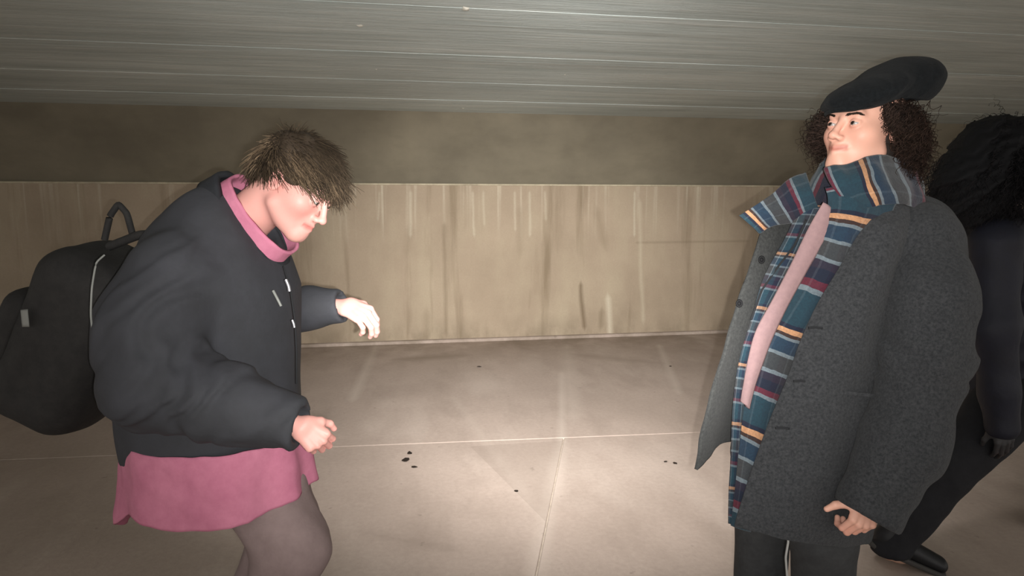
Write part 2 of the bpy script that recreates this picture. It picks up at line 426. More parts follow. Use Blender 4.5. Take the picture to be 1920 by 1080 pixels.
def tartan_mat(name, cross=0.35):
    m = bpy.data.materials.new(name); m.use_nodes = True; nt = m.node_tree; b = nt.nodes['Principled BSDF']
    b.inputs['Roughness'].default_value = 0.95; b.inputs['Specular IOR Level'].default_value = 0.1
    b.inputs['Sheen Weight'].default_value = 0.15
    tc = nt.nodes.new('ShaderNodeTexCoord')
    sp = nt.nodes.new('ShaderNodeSeparateXYZ'); nt.links.new(tc.outputs['UV'], sp.inputs[0])
    teal = lin((36, 58, 68)); navy = lin((32, 34, 48)); org = lin((182, 136, 100)); brn = lin((58, 42, 36)); lg = lin((106, 116, 122))
    blue = lin((38, 54, 70)); dg = lin((58, 59, 60)); pur = lin((44, 38, 50)); red = lin((88, 36, 48))
    pts = [(0, org), (.05, brn), (.085, lg), (.115, blue), (.245, lg), (.275, dg), (.42, lg), (.455, pur), (.52, navy), (.61, red), (.665, lg), (.70, teal), (.955, navy)]
    n = nd(nt, 'TexNoise', Scale=30.0, Detail=3.0); nt.links.new(tc.outputs['Object'], n.inputs['Vector'])
    wob = math_(nt, 'MULTIPLY', math_(nt, 'SUBTRACT', n.outputs['Fac'], 0.5), 0.03)
    fr = math_(nt, 'FRACT', math_(nt, 'ADD', sp.outputs['Y'], wob))
    col, r = ramp01(nt, fr, pts); r.color_ramp.interpolation = 'CONSTANT'
    fx = math_(nt, 'FRACT', math_(nt, 'ADD', sp.outputs['X'], wob))
    colx, r2 = ramp01(nt, fx, [(0, dg), (.2, lg), (.235, teal), (.45, navy), (.62, lg), (.65, dg), (.8, pur), (.95, navy)]); r2.color_ramp.interpolation = 'CONSTANT'
    c = mixc(nt, cross, col, colx)
    f, hn = nfac(nt, tc.outputs['Object'], 180, (1, 1, 1), 0.35, 0.65)
    c = mixc(nt, math_(nt, 'MULTIPLY', f, 0.3), c, lin((30, 32, 40)))
    nt.links.new(c, b.inputs['Base Color'])
    bp = nd(nt, 'Bump', Strength=0.6, Distance=0.002); nt.links.new(hn, bp.inputs['Height']); nt.links.new(bp.outputs['Normal'], b.inputs['Normal'])
    return m

M_wall = wall_mat(); M_haunch = haunch_mat(); M_ceil = ceiling_mat(); M_floor = floor_mat()
M_joint = mat('pale_joint_mortar', lin((196, 184, 170)), 0.9, (25, lin((160, 148, 134)), 0.7))
M_lip = mat('lit_edge_concrete', lin((190, 180, 156)), 0.85, (6, lin((140, 130, 110)), 0.7))  # light caught on the ledge edge, put into a paler colour
M_lime = mat('lime_deposit', lin((228, 226, 214)), 0.8, (40, lin((190, 188, 176)), 0.8))
M_leaf = mat('dark_dry_leaf', lin((46, 36, 28)), 0.8, (60, lin((24, 20, 18)), 0.8))
M_skin = mat('skin', lin((225, 170, 150)), 0.5, None, (220, 0.15, 0.001), attr=True, spec=0.35, sss=0.12)
M_coat = mat('grey_wool_coat', lin((60, 61, 63)), 0.95, (150, lin((36, 38, 40)), 0.9), (260, 0.8, 0.002), spec=0.1, sheen=0.06)
M_coatin = mat('grey_wool_facing', lin((58, 59, 58)), 0.95, (150, lin((38, 39, 39)), 0.9), (260, 0.8, 0.002), spec=0.1, sheen=0.05)
M_cap = mat('black_wool_cap', lin((23, 26, 28)), 0.95, (120, lin((13, 15, 17)), 0.9), (240, 0.6, 0.002), spec=0.1, sheen=0.03)
M_pinkshirt = mat('pale_pink_jersey', lin((140, 114, 114)), 0.9, (90, lin((126, 102, 104)), 0.6), (200, 0.3, 0.001))
M_hair = mat('strand_hair', (0, 0, 0, 1), 0.75, attr=True, spec=0.18)
M_jacket = mat('black_shell_jacket', lin((54, 55, 60)), 0.85, (5, lin((44, 45, 48)), 0.8), (35, 0.4, 0.004), spec=0.35)
M_collar = mat('black_jacket_collar', lin((40, 42, 46)), 0.75, (20, lin((30, 32, 35)), 0.8), (90, 0.4, 0.002))
M_mag = mat('magenta_cotton', lin((188, 118, 140)), 0.9, (9, lin((164, 94, 118)), 0.7), (60, 0.4, 0.003))
M_trA = mat('brown_grey_trousers', lin((134, 117, 115)), 0.9, (10, lin((114, 98, 96)), 0.7), (150, 0.4, 0.002))
M_trB = mat('charcoal_trousers', lin((58, 59, 60)), 0.9, (40, lin((44, 45, 46)), 0.7), (150, 0.5, 0.002))
M_pack = mat('black_pack_fabric', lin((44, 43, 42)), 0.8, (30, lin((33, 32, 32)), 0.8), (160, 0.5, 0.002))
M_refl = mat('reflective_tape', lin((120, 122, 118)), 0.5, None, None, spec=0.5)
M_metal = mat('bright_zip_metal', lin((170, 170, 175)), 0.35, None, None, metal=0.8)
M_btn = mat('black_button', lin((12, 12, 14)), 0.7, None, None, spec=0.2)
M_slit = mat('dark_buttonhole_thread', lin((30, 31, 33)), 0.9)
M_navy = mat('navy_quilted_jacket', lin((18, 20, 34)), 0.68, (12, lin((13, 14, 24)), 0.8), (40, 0.4, 0.004), spec=0.4)
M_trC = mat('black_trousers', lin((30, 30, 33)), 0.9, (40, lin((21, 21, 24)), 0.7), (150, 0.5, 0.002))
M_shoe = mat('black_leather', lin((26, 26, 28)), 0.5, (40, lin((18, 18, 20)), 0.7))
M_sole = mat('rubber_sole', lin((60, 58, 56)), 0.8)
M_cord = mat('white_cord', lin((150, 150, 147)), 0.8)
M_eye = mat('eye', (1, 1, 1, 1), 0.15, attr=True, spec=0.5)
M_tartan = tartan_mat('tartan_wool', 0.12)
M_tartan2 = tartan_mat('tartan_wool_facing', 0.5)

# ------------------------------------------------------------------ the setting
YAW = math.radians(9.2)
c0 = PF(960, 637)                                     # foot of the wall in the middle of the view
ux = np.array([math.cos(YAW), math.sin(YAW), 0]); uy = np.array([-math.sin(YAW), math.cos(YAW), 0])
RT = Matrix(((ux[0], uy[0], 0, c0[0]), (ux[1], uy[1], 0, c0[1]), (0, 0, 1, 0), (0, 0, 0, 1)))
def tolocal(p):
    q = np.asarray(p) - c0; return np.array([q @ ux, q @ uy, p[2]])
def prism(name, prof, x0, x1, mt, nx=1):
    """extrude a yz profile along the wall"""
    n = len(prof); V = []; Fc = []
    xs = np.linspace(x0, x1, nx + 1)
    for x in xs:
        for (y, z) in prof: V.append((x, y, z))
    for k in range(nx):
        for i in range(n):
            j = (i + 1) % n; Fc.append((k * n + i, (k + 1) * n + i, (k + 1) * n + j, k * n + j))
    Fc.append(tuple(range(n))); Fc.append(tuple(range(nx * n + n - 1, nx * n - 1, -1)))
    o = new_mesh(name, V, Fc, mt, smooth=False); o.matrix_world = RT
    return o
ZT = P(960, 347, c0[1])[2]                            # ledge height
HY = -0.45
ce = P(960, 213, (c0 + uy * HY)[1]); ZC = ce[2]       # ceiling height
wall = prism('wall_back', [(0.0, 0.0), (0.0, ZT), (0.5, ZT), (0.5, 0.0)], -16, 16, M_wall); tag(wall, kind='structure')
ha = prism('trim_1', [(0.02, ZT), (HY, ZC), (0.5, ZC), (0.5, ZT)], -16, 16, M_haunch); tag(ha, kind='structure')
lip = prism('trim_2', [(-0.012, ZT - 0.006), (-0.016, ZT + 0.010), (0.03, ZT + 0.012), (0.03, ZT - 0.010)], -16, 16, M_lip); tag(lip, kind='structure')
gap = prism('baseboard_back', [(-0.035, 0.0), (-0.03, 0.028), (0.0, 0.034), (0.05, 0.034), (0.05, 0.0)], -16, 16, M_floor); tag(gap, kind='structure')
YN = -7.4                                             # where the covered part ends, behind the camera
cl = prism('ceiling', [(HY - 0.001, ZC), (YN, ZC), (YN, ZC + 0.4), (0.5, ZC + 0.4), (0.5, ZC)], -16, 16, M_ceil); tag(cl, kind='structure')
# shallow formwork board steps left in the ceiling
for (y0, y1, dz) in ((-0.95, -1.13, .006), (-1.7, -1.9, .004), (-2.6, -2.72, .005), (-3.35, -3.6, .004), (-4.3, -4.42, .006)):
    o = prism('board_mark', [(y0, ZC + .002), (y0, ZC - dz), (y1, ZC - dz * .4), (y1, ZC + .002)], -16, 16, M_ceil)
    mw = o.matrix_world.copy(); o.parent = cl; o.matrix_parent_inverse = cl.matrix_world.inverted() if False else Matrix()
    o.matrix_world = mw; o.matrix_basis = Matrix()
# lime spots on the ceiling
for (px, py, s) in ((675, 48, .016), (873, 16, .02), (868, 203, .01), (706, 130, .007), (1060, 140, .007)):
    a = (px - 960) / F; b_ = -(py - 540) / F
    dz = -math.sin(PITCH) + b_ * math.cos(PITCH); dy = math.cos(PITCH) + b_ * math.sin(PITCH); t = (ZC - CH) / dz
    p = np.array([a * t, dy * t, ZC]); q = tolocal(p)
    V = []; Fc = []; n = 9
    for k, (rr, zz) in enumerate(((1, 0.001), (.75, -.35), (.35, -.7))):
        for i in range(n):
            an = i * 2 * math.pi / n; j = 1 + .3 * math.sin(i * 2.4 + px)
            V.append((q[0] + s * rr * j * math.cos(an), q[1] + s * 1.2 * rr * j * math.sin(an), ZC + s * zz * .5))
    for k in range(2):
        for i in range(n): Fc.append((k * n + i, k * n + (i + 1) % n, (k + 1) * n + (i + 1) % n, (k + 1) * n + i))
    Fc.append(tuple(2 * n + i for i in range(n)))
    o = new_mesh('lime_spot', V, Fc, M_lime); o.parent = cl
# floor: slabs with pale filled joints between them
fb = prism('floor', [(-13, -0.3), (-13, -0.012), (0.5, -0.012), (0.5, -0.3)], -16, 16, M_joint); tag(fb, kind='structure')
j1 = tolocal(PF(620, 838)); j2 = tolocal(PF(1200, 815))
yj = (j1[1] + j2[1]) / 2; slope = (j2[1] - j1[1]) / (j2[0] - j1[0])
jj = lambda x: yj + slope * (x - (j1[0] + j2[0]) / 2)
va = tolocal(PF(1053, 829)); vb = tolocal(PF(1003, 1075)); sx = (vb[0] - va[0]) / (vb[1] - va[1])
vx = lambda y: va[0] + sx * (y - va[1])
def slab(poly, g=0.008):
    poly = [np.array(p) for p in poly]; c = sum(poly) / len(poly)
    V = []; n = len(poly)
    for ins, z in ((0, -0.02), (0, -0.003), (0.003, 0.0)):
        for i, p in enumerate(poly):
            e1 = norm(poly[i] - poly[i - 1]); e2 = norm(poly[(i + 1) % n] - p)
            n1 = np.array([-e1[1], e1[0]]); n2 = np.array([-e2[1], e2[0]])
            bis = (n1 + n2) / (1 + n1 @ n2)
            q = p + bis * (g / 2 + ins)
            V.append((q[0], q[1], z))
    Fc = [tuple(range(2 * n, 3 * n))]
    for k in range(2):
        for i in range(n): Fc.append((k * n + i, k * n + (i + 1) % n, (k + 1) * n + (i + 1) % n, (k + 1) * n + i))
    o = new_mesh('slab', V, Fc, M_floor, smooth=False); o.parent = fb
    return o
L, Rr = -16, 16
xm = vx(yj)
slab([(L, jj(L)), (xm - 4.2, jj(xm - 4.2)), (xm - 4.2, 0), (L, 0)])
slab([(xm - 4.2, jj(xm - 4.2)), (xm + 4.6, jj(xm + 4.6)), (xm + 4.6, 0), (xm - 4.2, 0)])
slab([(xm + 4.6, jj(xm + 4.6)), (Rr, jj(Rr)), (Rr, 0), (xm + 4.6, 0)])
slab([(L, -9), (xm - 3.6, -9), (xm - 3.6, jj(xm - 3.6)), (L, jj(L))])
slab([(xm - 3.6, -9), (vx(-9), -9), (vx(yj), jj(vx(yj))), (xm - 3.6, jj(xm - 3.6))])
slab([(vx(-9), -9), (xm + 3.8, -9), (xm + 3.8, jj(xm + 3.8)), (vx(yj), jj(vx(yj)))])
slab([(xm + 3.8, -9), (Rr, -9), (Rr, jj(Rr)), (xm + 3.8, jj(xm + 3.8))])
slab([(L, -13), (Rr, -13), (Rr, -9), (L, -9)])
# dry leaf scraps on the floor
def scrap(px, py, s, label, seed):
    r = random.Random(seed); p = PF(px, py)
    V = []; n = 7
    ring = [(math.cos(i * 6.283 / n) * s * r.uniform(.55, 1.1), math.sin(i * 6.283 / n) * s * r.uniform(.55, 1.1), s * r.uniform(.05, .45)) for i in range(n)]
    V = [(0, 0, s * .2)] + ring + [(0, 0, s * .2 - .0015)] + [(a, b, c - .0015) for a, b, c in ring]
    mz = min(v[2] for v in V); V = [(a, b, c - mz) for a, b, c in V]
    Fc = []
    for i in range(n):
        j = (i + 1) % n
        Fc += [(0, 1 + i, 1 + j), (n + 1, n + 2 + j, n + 2 + i), (1 + i, n + 2 + i, n + 2 + j, 1 + j)]
    o = new_mesh('leaf_scrap', V, Fc, M_leaf, smooth=False); o.location = p
    tag(o, label, 'leaf', 'dry scraps on the concrete floor'); return o
scrap(899, 688, .024, 'small black scrap lying alone on the floor just below the back wall', 3)
scrap(768, 850, .022, 'dark curled scrap, uppermost of the cluster left of centre on the floor', 4)
scrap(760, 864, .026, 'dark scrap, left one of the cluster left of centre on the floor', 5)
scrap(777, 876, .018, 'dark scrap, lowest of the cluster left of centre on the floor', 6)
scrap(1248, 866, .013, 'tiny dark scrap on the floor left of its pair near the coat tip', 7)
scrap(1266, 869, .016, 'tiny dark scrap on the floor right of its pair near the coat tip', 8)
scrap(968, 921, .013, 'tiny dark scrap lying below the cross joint in the middle floor', 9)
scrap(1257, 687, .013, 'tiny dark scrap on the floor at the wall foot beside the grey coat', 10)

# ------------------------------------------------------------------ people: shared builders
def frame(fwd, up):
    f = norm(fwd); u = np.asarray(up, float); u = norm(u - f * (u @ f)); r = np.cross(f, u)
    return np.stack([r, f, u], 1)          # columns: right, forward, up (local x,y,z)
def head_mesh(origin, R, neck, skin, smile=0.0, s=1.0, h=0.0026, lipc=None, jaw=0.0):
    """neck: list of (world point, radius)"""
    g, lo, hh = grid((-.105, -.125, -.185), (.105, .145, .135), h)
    p = g
    ap = p.copy(); ap[..., 0] = np.abs(ap[..., 0])
    d = ell(p, (0, -.015, .032), (.074, .097, .085))
    d = smin(d, ell(p, (0, .026, -.038), (.057, .062, .074)), .03)
    d = smin(d, seg(ap, (.052, .004, -.058), (.012, .072, -.098), .016, .016), .03)
    d = smin(d, ell(p, (0, .075, -.098), (.020, .018, .017)), .018)
    d = smin(d, ell(ap, (.045, .050, -.022), (.019, .024, .020)), .035)
    d = smin(d, seg(p, (-.034, .078, .024), (.034, .078, .024), .012, .012), .016)
    d = smin(d, seg(p, (0, .078, -.05), (0, .080, -.075), .018, .016), .02)
    d = smax(d, -ell(ap, (.033, .104, .002), (.019, .020, .013)), .012)          # sockets
    d = smin(d, seg(p, (0, .088, .014), (0, .109, -.028), .0065, .0085), .010)    # nose
    d = smin(d, ell(p, (0, .110, -.032), (.0105, .010, .009)), .008)
    d = smin(d, ell(ap, (.0125, .099, -.036), (.0075, .0105, .0075)), .006)
    d = smax(d, -ell(ap, (.0065, .106, -.0425), (.0038, .006, .004)), .003)
    # lids
    eye = np.array([.032, .079, .002])
    lid = ell(ap, eye, (.0145, .0142, .0142))
    q = ap - eye.astype(np.float32)
    op = np.maximum(np.abs(q[..., 2] + .0005) - (.0046 - np.abs(q[..., 0]) * .26), -(q[..., 1] - .004))
    lid = np.maximum(lid, -op)
    d = smin(d, lid, .004)
    eyec = ell(ap, eye, (.0128, .0128, .0128)); d = np.maximum(d, -np.maximum(eyec, op))
    # mouth
    mz = -.0625; up_ = smile * .006
    cx = .023 + smile * .004
    d = smin(d, seg(ap, (0, .0975, mz + .005), (cx, .082, mz + up_ + .001), .0050, .0020), .006)
    d = smin(d, seg(ap, (0, .0960, mz - .006), (cx - .003, .082, mz + up_ - .001), .0062, .0020), .006)
    d = smax(d, -seg(ap, (0, .105, mz), (cx, .087, mz + up_), .0022, .0014), .003)
    d = smax(d, -ell(ap, (cx + .004, .088, mz + up_), (.004, .004, .006)), .006)
    # ears
    e = ell(p * np.array([1, 1, 1], np.float32), (0, 0, 0), (1, 1, 1)) * 0 + ell(ap, (.077, -.010, -.004), (.0085, .019, .031))
    e = smax(e, -ell(ap, (.086, -.006, -.004), (.006, .011, .020)), .004)
    d = smin(d, e, .006)
    Ri = R.T
    nl = [((Ri @ (np.asarray(a) - origin)) / s, r / s) for a, r in neck]
    d = smin(d, chain(p, nl, .01), .02)
    V, Q = surf(d, lo, hh)
    av = V.copy(); av[:, 0] = np.abs(av[:, 0])
    col = np.tile(np.array(skin[:3]), (len(V), 1))
    def blend(mask, c, amt):
        m = (np.clip(mask, 0, 1) * amt)[:, None]; col[:] = col * (1 - m) + np.array(c[:3]) * m
    g_ = lambda c, r: np.exp(-(((av - np.array(c)) / np.array(r)) ** 2).sum(1))
    pink = (skin[0] * .92, skin[1] * .62, skin[2] * .62)
    blend(g_((.045, .07, -.03), (.022, .03, .018)), pink, .28)
    blend(g_((0, .112, -.033), (.014, .014, .012)), pink, .3)
    blend(g_((.078, -.01, -.004), (.012, .02, .03)), pink, .5)
    zz = av[:, 2] - (mz + up_ * np.clip(av[:, 0] / cx, 0, 1))
    lipm = np.clip(1.3 - np.abs(zz) / .0085, 0, 1) * np.clip((cx + .002 - av[:, 0]) / .003, 0, 1) * (av[:, 1] > .078)
    blend(lipm, lipc or (skin[0] * .62, skin[1] * .33, skin[2] * .33), .75)
    blend(g_((.032, .085, -.006), (.015, .02, .010)), (skin[0] * .7, skin[1] * .5, skin[2] * .5), .35)
    W = (V * s) @ R.T + origin
    return W, Q, col
def eyes(origin, R, parent, s=1.0, look=(0, 1, 0)):
    for sx_ in (-1, 1):
        c = np.array([sx_ * .032, .079, .002])
        n, m = 24, 16; V = []; col = []
        lk = norm(look)
        A = frame(lk, (0, 0, 1))
        for j in range(m + 1):
            th = math.pi * j / m
            for i in range(n):
                ph = 2 * math.pi * i / n
                q = np.array([math.sin(th) * math.cos(ph), math.cos(th), math.sin(th) * math.sin(ph)])
                V.append(c + A @ q * .0128)
                col.append((.006, .005, .005) if th < .24 else ((.03, .018, .010) if th < .56 else (.34, .31, .29)))
        Fc = []
        for j in range(m):
            for i in range(n):
                Fc.append((j * n + i, j * n + (i + 1) % n, (j + 1) * n + (i + 1) % n, (j + 1) * n + i))
        V = (np.array(V) * s) @ R.T + origin
        new_mesh('eye', V, np.array(Fc), M_eye, parent, col=np.array(col))
def brows(origin, R, parent, col, s=1.0, seed=0):
    r = np.random.default_rng(seed)
    for sx_ in (-1, 1):
        n = 110; t = r.uniform(0, 1, n)
        x = .014 + .036 * t; z = .0188 + .0065 * np.sin(t * 2.4) - .002 * t + r.normal(0, .0013, n)
        y = .0985 - .30 * np.maximum(x - .016, 0)
        pts = np.stack([x, y, z], 1)
        dr = np.stack([np.full(n, .0085), np.full(n, -.003), .004 - .007 * t], 1) * r.uniform(.7, 1.2, (n, 1))
        u = np.linspace(0, 1, 4)[None, :, None]
        path = pts[:, None] + dr[:, None] * u; path[..., 1] += .0015 * np.sin(u[..., 0] * 3.1)
        path[..., 0] *= sx_
        rad = .0008 * (1 - .6 * np.linspace(0, 1, 4))[None].repeat(n, 0)
        path = (path * s) @ R.T + origin
        V, Q, c = tubes(path, rad * s, 3, np.tile(np.array(col), (n, 1)))
        new_mesh('eyebrow', V, Q, M_hair, parent, col=c)
def hand_sdf_mesh(wrist, R, side, curls, spread=0.12, thumb=(0.7, 0.4, 0.4), skin=None, s=1.0, h=0.0022, fore=0.07, foredir=None):
    """local: y along the fingers, z out of the back of the hand, x towards the thumb (side=+1) ; curls: per finger 3 joint angles"""
    prims = []
    base = [(.030, .088), (.010, .094), (-.010, .090), (-.028, .080)]
    lens = [(.042, .024, .020), (.046, .028, .021), (.042, .026, .020), (.033, .020, .018)]
    rads = [.0095, .0098, .0092, .0082]
    for i in range(4):
        bx, by = base[i]
        a = (1.5 - i) * spread * .5
        p = np.array([bx, by, 0.0]); ang = 0
        prims.append(('c', [(np.array([bx * .6, .025, -.004]), .013), (p, rads[i] * 1.12)]))
        pts = [(p, rads[i] * 1.08)]
        for k in range(3):
            ang += curls[i][k]
            dv = np.array([math.sin(a) * math.cos(ang), math.cos(a) * math.cos(ang), -math.sin(ang)])
            p = p + dv * lens[i][k]
            pts.append((p, rads[i] * (1.0, .95, .80)[k]))
        prims.append(('c', pts))
    t0 = np.array([.022, .022, -.010]); t1 = np.array([.045, .050, -.018])
    td = norm([math.sin(thumb[0]), math.cos(thumb[0]), -math.sin(thumb[1])])
    t2 = t1 + td * .034; td2 = norm(td + np.array([-math.sin(thumb[2]), .25, -.25])); t3 = t2 + td2 * .026
    prims.append(('c', [(t0, .015), (t1, .0135), (t2, .0105), (t3, .0085)]))
    fd = np.array([0, -1.0, 0]) if foredir is None else R.T @ norm(foredir)
    if side < 0: fd = fd * np.array([-1, 1, 1])
    lo = np.array([-.07, -.08, -.13]); hi = np.array([.11, .21, .06])
    g, lo, hh = grid(lo, hi, h)
    d = seg(g, (0.0, .03, -.004), (0.0, .08, -.002), .013, .011, (1, 0, 0), .034, .040)
    for _, c in prims[::2][:4]: d = smin(d, chain(g, c, .004), .008)
    for i in (1, 3, 5, 7): d = smin(d, chain(g, prims[i][1], .003), .004)
    d = smin(d, chain(g, prims[8][1], .006), .014)
    d = smin(d, seg(g, (0, .02, -.004), fd * fore, .020, .027, (1, 0, 0), .027, .030), .02)
    V, Q = surf(d, lo, hh)
    col = np.tile(np.array(skin[:3]), (len(V), 1))
    pink = np.array([skin[0] * .95, skin[1] * .68, skin[2] * .68])
    tip = np.clip((V[:, 1] - .085) / .05, 0, 1)[:, None] * .4
    col = col * (1 - tip) + pink * tip
    if side < 0: V[:, 0] *= -1; Q = Q[:, ::-1]
    W = (V * s) @ R.T + wrist
    return W, Q, col
def strands(roots, dirs, length, n=14, grav=0.5, curl=0.0, turns=3, thick=.0009, cols=None, seed=0, jit=.15, gdir=(0, 0, -1)):
    r = np.random.default_rng(seed); k = len(roots)
    dirs = dirs + r.normal(0, jit, dirs.shape); dirs /= np.linalg.norm(dirs, axis=1, keepdims=True)
    L_ = length * r.uniform(.7, 1.15, k)
    t = np.linspace(0, 1, n)
    P_ = np.zeros((k, n, 3)); P_[:, 0] = roots; d = dirs.copy()
    g = np.asarray(gdir, float)
    for i in range(1, n):
        d = d + g * grav / n * 2.2; d /= np.linalg.norm(d, axis=1, keepdims=True)
        P_[:, i] = P_[:, i - 1] + d * (L_ / (n - 1))[:, None]
    if curl:
        T = np.gradient(P_, axis=1); T /= np.linalg.norm(T, axis=-1, keepdims=True)
        a = np.cross(T, np.array([.3, .7, .64])); a /= np.linalg.norm(a, axis=-1, keepdims=True) + 1e-6; b = np.cross(T, a)
        ph = r.uniform(0, 6.28, (k, 1)); tn = turns * r.uniform(.7, 1.3, (k, 1)); cr = curl * r.uniform(.5, 1.3, (k, 1))
        an = ph + tn * 6.28 * t[None]; rr = cr * np.clip(t[None] * 3, 0, 1)
        P_ = P_ + (a * np.cos(an)[..., None] + b * np.sin(an)[..., None]) * rr[..., None]
    rad = thick * (1 - .65 * t[None] ** 2) * r.uniform(.7, 1.3, (k, 1))
    return tubes(P_, rad, 3, cols)
def shoe(parent, ankle, toe_dir, sz=.27):
    t = norm([toe_dir[0], toe_dir[1], 0]); R = frame(t, (0, 0, 1)); o = np.array([ankle[0], ankle[1], 0.0])
    g, lo, h = grid((-.07, -.10, -.02), (.07, .22, .16), .006)
    d = seg(g, (0, -.04, .055), (0, .14, .045), .045, .030, (1, 0, 0), .040, .046)
    d = smin(d, seg(g, (0, -.02, .05), (0, -.03, .12), .045, .042), .03)
    d = smax(d, -(g[..., 2] - .018), .008)
    V, Q = surf(d, lo, h); new_mesh('shoe', V @ R.T + o, Q, M_shoe, parent)
    d = seg(g, (0, -.04, .02), (0, .145, .02), .05, .038, (1, 0, 0), .043, .050)
    d = smax(smax(d, g[..., 2] - .022, .003), -(g[..., 2] - .001), .003)
    V, Q = surf(d, lo, h); new_mesh('sole', V @ R.T + o, Q, M_sole, parent)
def decimate(V, Q, col=None): return V, Q, col

SKA = lin((206, 152, 142)); SKB = lin((214, 164, 144)); SKC = lin((200, 160, 140))
#PEOPLE
# ================================================================== person in grey coat (right)
def person_coat():
    root = empty('person', P(1530, 1400, 1.78) * np.array([1, 1, 0]), 'person leaning back in a long grey wool coat, black flat cap and tartan scarf', 'person')
    # --- head
    f = np.array([-.90, -.42, .14]); R = frame(f, (.06, -.04, 1))
    s = 1.03; ho = P(1622, 246, 1.72)
    neckb = P(1655, 400, 1.80)
    V, Q, c = head_mesh(ho, R, [(ho + R @ np.array([0, -.03, -.06]), .055), (neckb, .062)], SKB, smile=1.0, s=s)
    parts = [(V, Q, c)]
    # --- body under the clothes
    hipL = P(1545, 870, 1.70); hipR = P(1455, 870, 1.84)
    kneeL = np.array([hipL[0] - .01, 1.66, .50]); kneeR = np.array([hipR[0] - .02, 1.86, .50])
    ankL = np.array([kneeL[0] + .05, 1.72, .085]); ankR = np.array([kneeR[0] + .03, 1.93, .085])
    shL = P(1722, 452, 1.64); shR = P(1500, 430, 1.87)
    elL = P(1735, 665, 1.52); wrL = P(1640, 925, 1.46)
    elR = P(1560, 640, 2.04); wrR = P(1590, 800, 1.90)
    g, lo, h = grid((.45, 1.30, 0.0), (1.25, 2.20, 1.62), .014)
    W = norm([.75, -.66, 0])
    d = chain(g, [(P(1500, 850, 1.77), .115, .155), (P(1540, 700, 1.78), .105, .14), (P(1600, 520, 1.79), .115, .165), (P(1640, 440, 1.80), .07, .12)], .05, W)
    d = smin(d, chain(g, [(P(1655, 430, 1.80), .055), (P(1650, 380, 1.79), .052)], .02), .03)
    for a, b, e in ((hipL, kneeL, ankL), (hipR, kneeR, ankR)):
        d = smin(d, chain(g, [(a, .085), (b, .055), (e, .038)], .02), .04)
        d = smin(d, chain(g, [(e, .036), (e + np.array([-.05, -.035, -.03]), .03)], .02), .02)
    for a, b, e in ((shL, elL, wrL), (shR, elR, wrR)):
        d = smin(d, chain(g, [(a, .055), (b, .042), (e * .85 + b * .15, .028)], .02), .03)
    V, Q = surf(d, lo, h); parts.append((V, Q, np.tile(np.array(SKB[:3]), (len(V), 1))))
    # hands: the near one peeps out of the cuff
    fw = norm(P(1608, 1010, 1.44) - P(1632, 930, 1.47)); 
    th = norm(P(1560, 930, 1.44) - P(1660, 985, 1.44))
    z = np.cross(th, fw); z = norm(z); y = fw; x = np.cross(y, z)
    Rh = np.stack([x, y, z], 1)
    wr = P(1622, 944, 1.462)
    V, Q, c = hand_sdf_mesh(P(1634, 925, 1.462), Rh, 1, [(.75, 1.1, .7), (.85, 1.15, .8), (.95, 1.15, .8), (.9, 1.1, .7)], .10, (1.0, .25, .3), SKB, s=.86, foredir=elL - wrL)
    parts.append((V, Q, c))
    V, Q, c = join(parts)
    body = new_mesh('body', V, Q, M_skin, root, col=c)
    eyes(ho, R, root, s, look=(.12, 1, .1))
    brows(ho, R, root, (.02, .013, .009), s, 3)
    # --- shirt (torso) in pale pink
    g, lo, h = grid((.45, 1.35, .70), (1.25, 2.15, 1.56), .010)
    d = chain(g, [(P(1490, 880, 1.77), .130, .17), (P(1530, 720, 1.78), .125, .155), (P(1590, 520, 1.79), .130, .178), (P(1640, 430, 1.80), .08, .13)], .05, W)
    d = smin(d, seg(g, P(1650, 430, 1.80), P(1640, 375, 1.78), .07, .062), .03) + .003 * vnoise(g, 14, 3, 3)
    V, Q = surf(d, lo, h); new_mesh('shirt', V, Q, M_pinkshirt, root)
    # --- trousers
    g, lo, h = grid((.35, 1.35, .03), (1.2, 2.2, .98), .010)
    hipc = P(1500, 860, 1.77)
    d = seg(g, hipc, hipc + np.array([.02, 0, .12]), .14, .13, W, .19, .17)
    for a, b, e in ((hipL, kneeL, ankL), (hipR, kneeR, ankR)):
        b2 = b.copy()
        d = smin(d, chain(g, [(a, .118), (b2, .085), (e + np.array([0, 0, .02]), .075)], .03), .03)
    d = d + .006 * vnoise(g * np.array([1, 1, .45], np.float32), 11, 5, 3)
    d = np.maximum(d, .055 - g[..., 2])
    V, Q = surf(d, lo, h); tr = new_mesh('trousers', V, Q, M_trB, root)
    # drawcord hanging at the front
    pts = [P(1476, 985, 1.50), P(1478, 1015, 1.50), P(1473, 1045, 1.50), P(1476, 1085, 1.505), P(1474, 1110, 1.51)]
    pth = np.array(pts)[None]; pth = np.stack([np.interp(np.linspace(0, 4, 24), range(5), pth[0, :, i]) for i in range(3)], -1)[None]
    V, Q, _ = tubes(pth, np.full((1, 24), .0028), 6); new_mesh('drawcord', V, Q, M_cord, root)
    for e in (ankL, ankR): shoe(root, e, (-.8, -.6))
    # --- coat body: closed volume cut open at the front edge
    g, lo, h = grid((.40, 1.28, .60), (1.45, 2.25, 1.60), .0075)
    hz = g[..., 2]
    top = P(1672, 405, 1.80)
    d = chain(g, [(P(1520, 1040, 1.78), .20, .235), (P(1530, 940, 1.78), .195, .225), (P(1560, 760, 1.79), .175, .195), (P(1610, 560, 1.80), .165, .205), (P(1655, 455, 1.81), .120, .185), (P(1672, 410, 1.82), .075, .12)], .06, W)
    d = smin(d, chain(g, [(shL, .098), (shL * .5 + shR * .5 + np.array([.02, .02, .01]), .09), (shR + np.array([0, 0, -.02]), .08)], .03), .05)
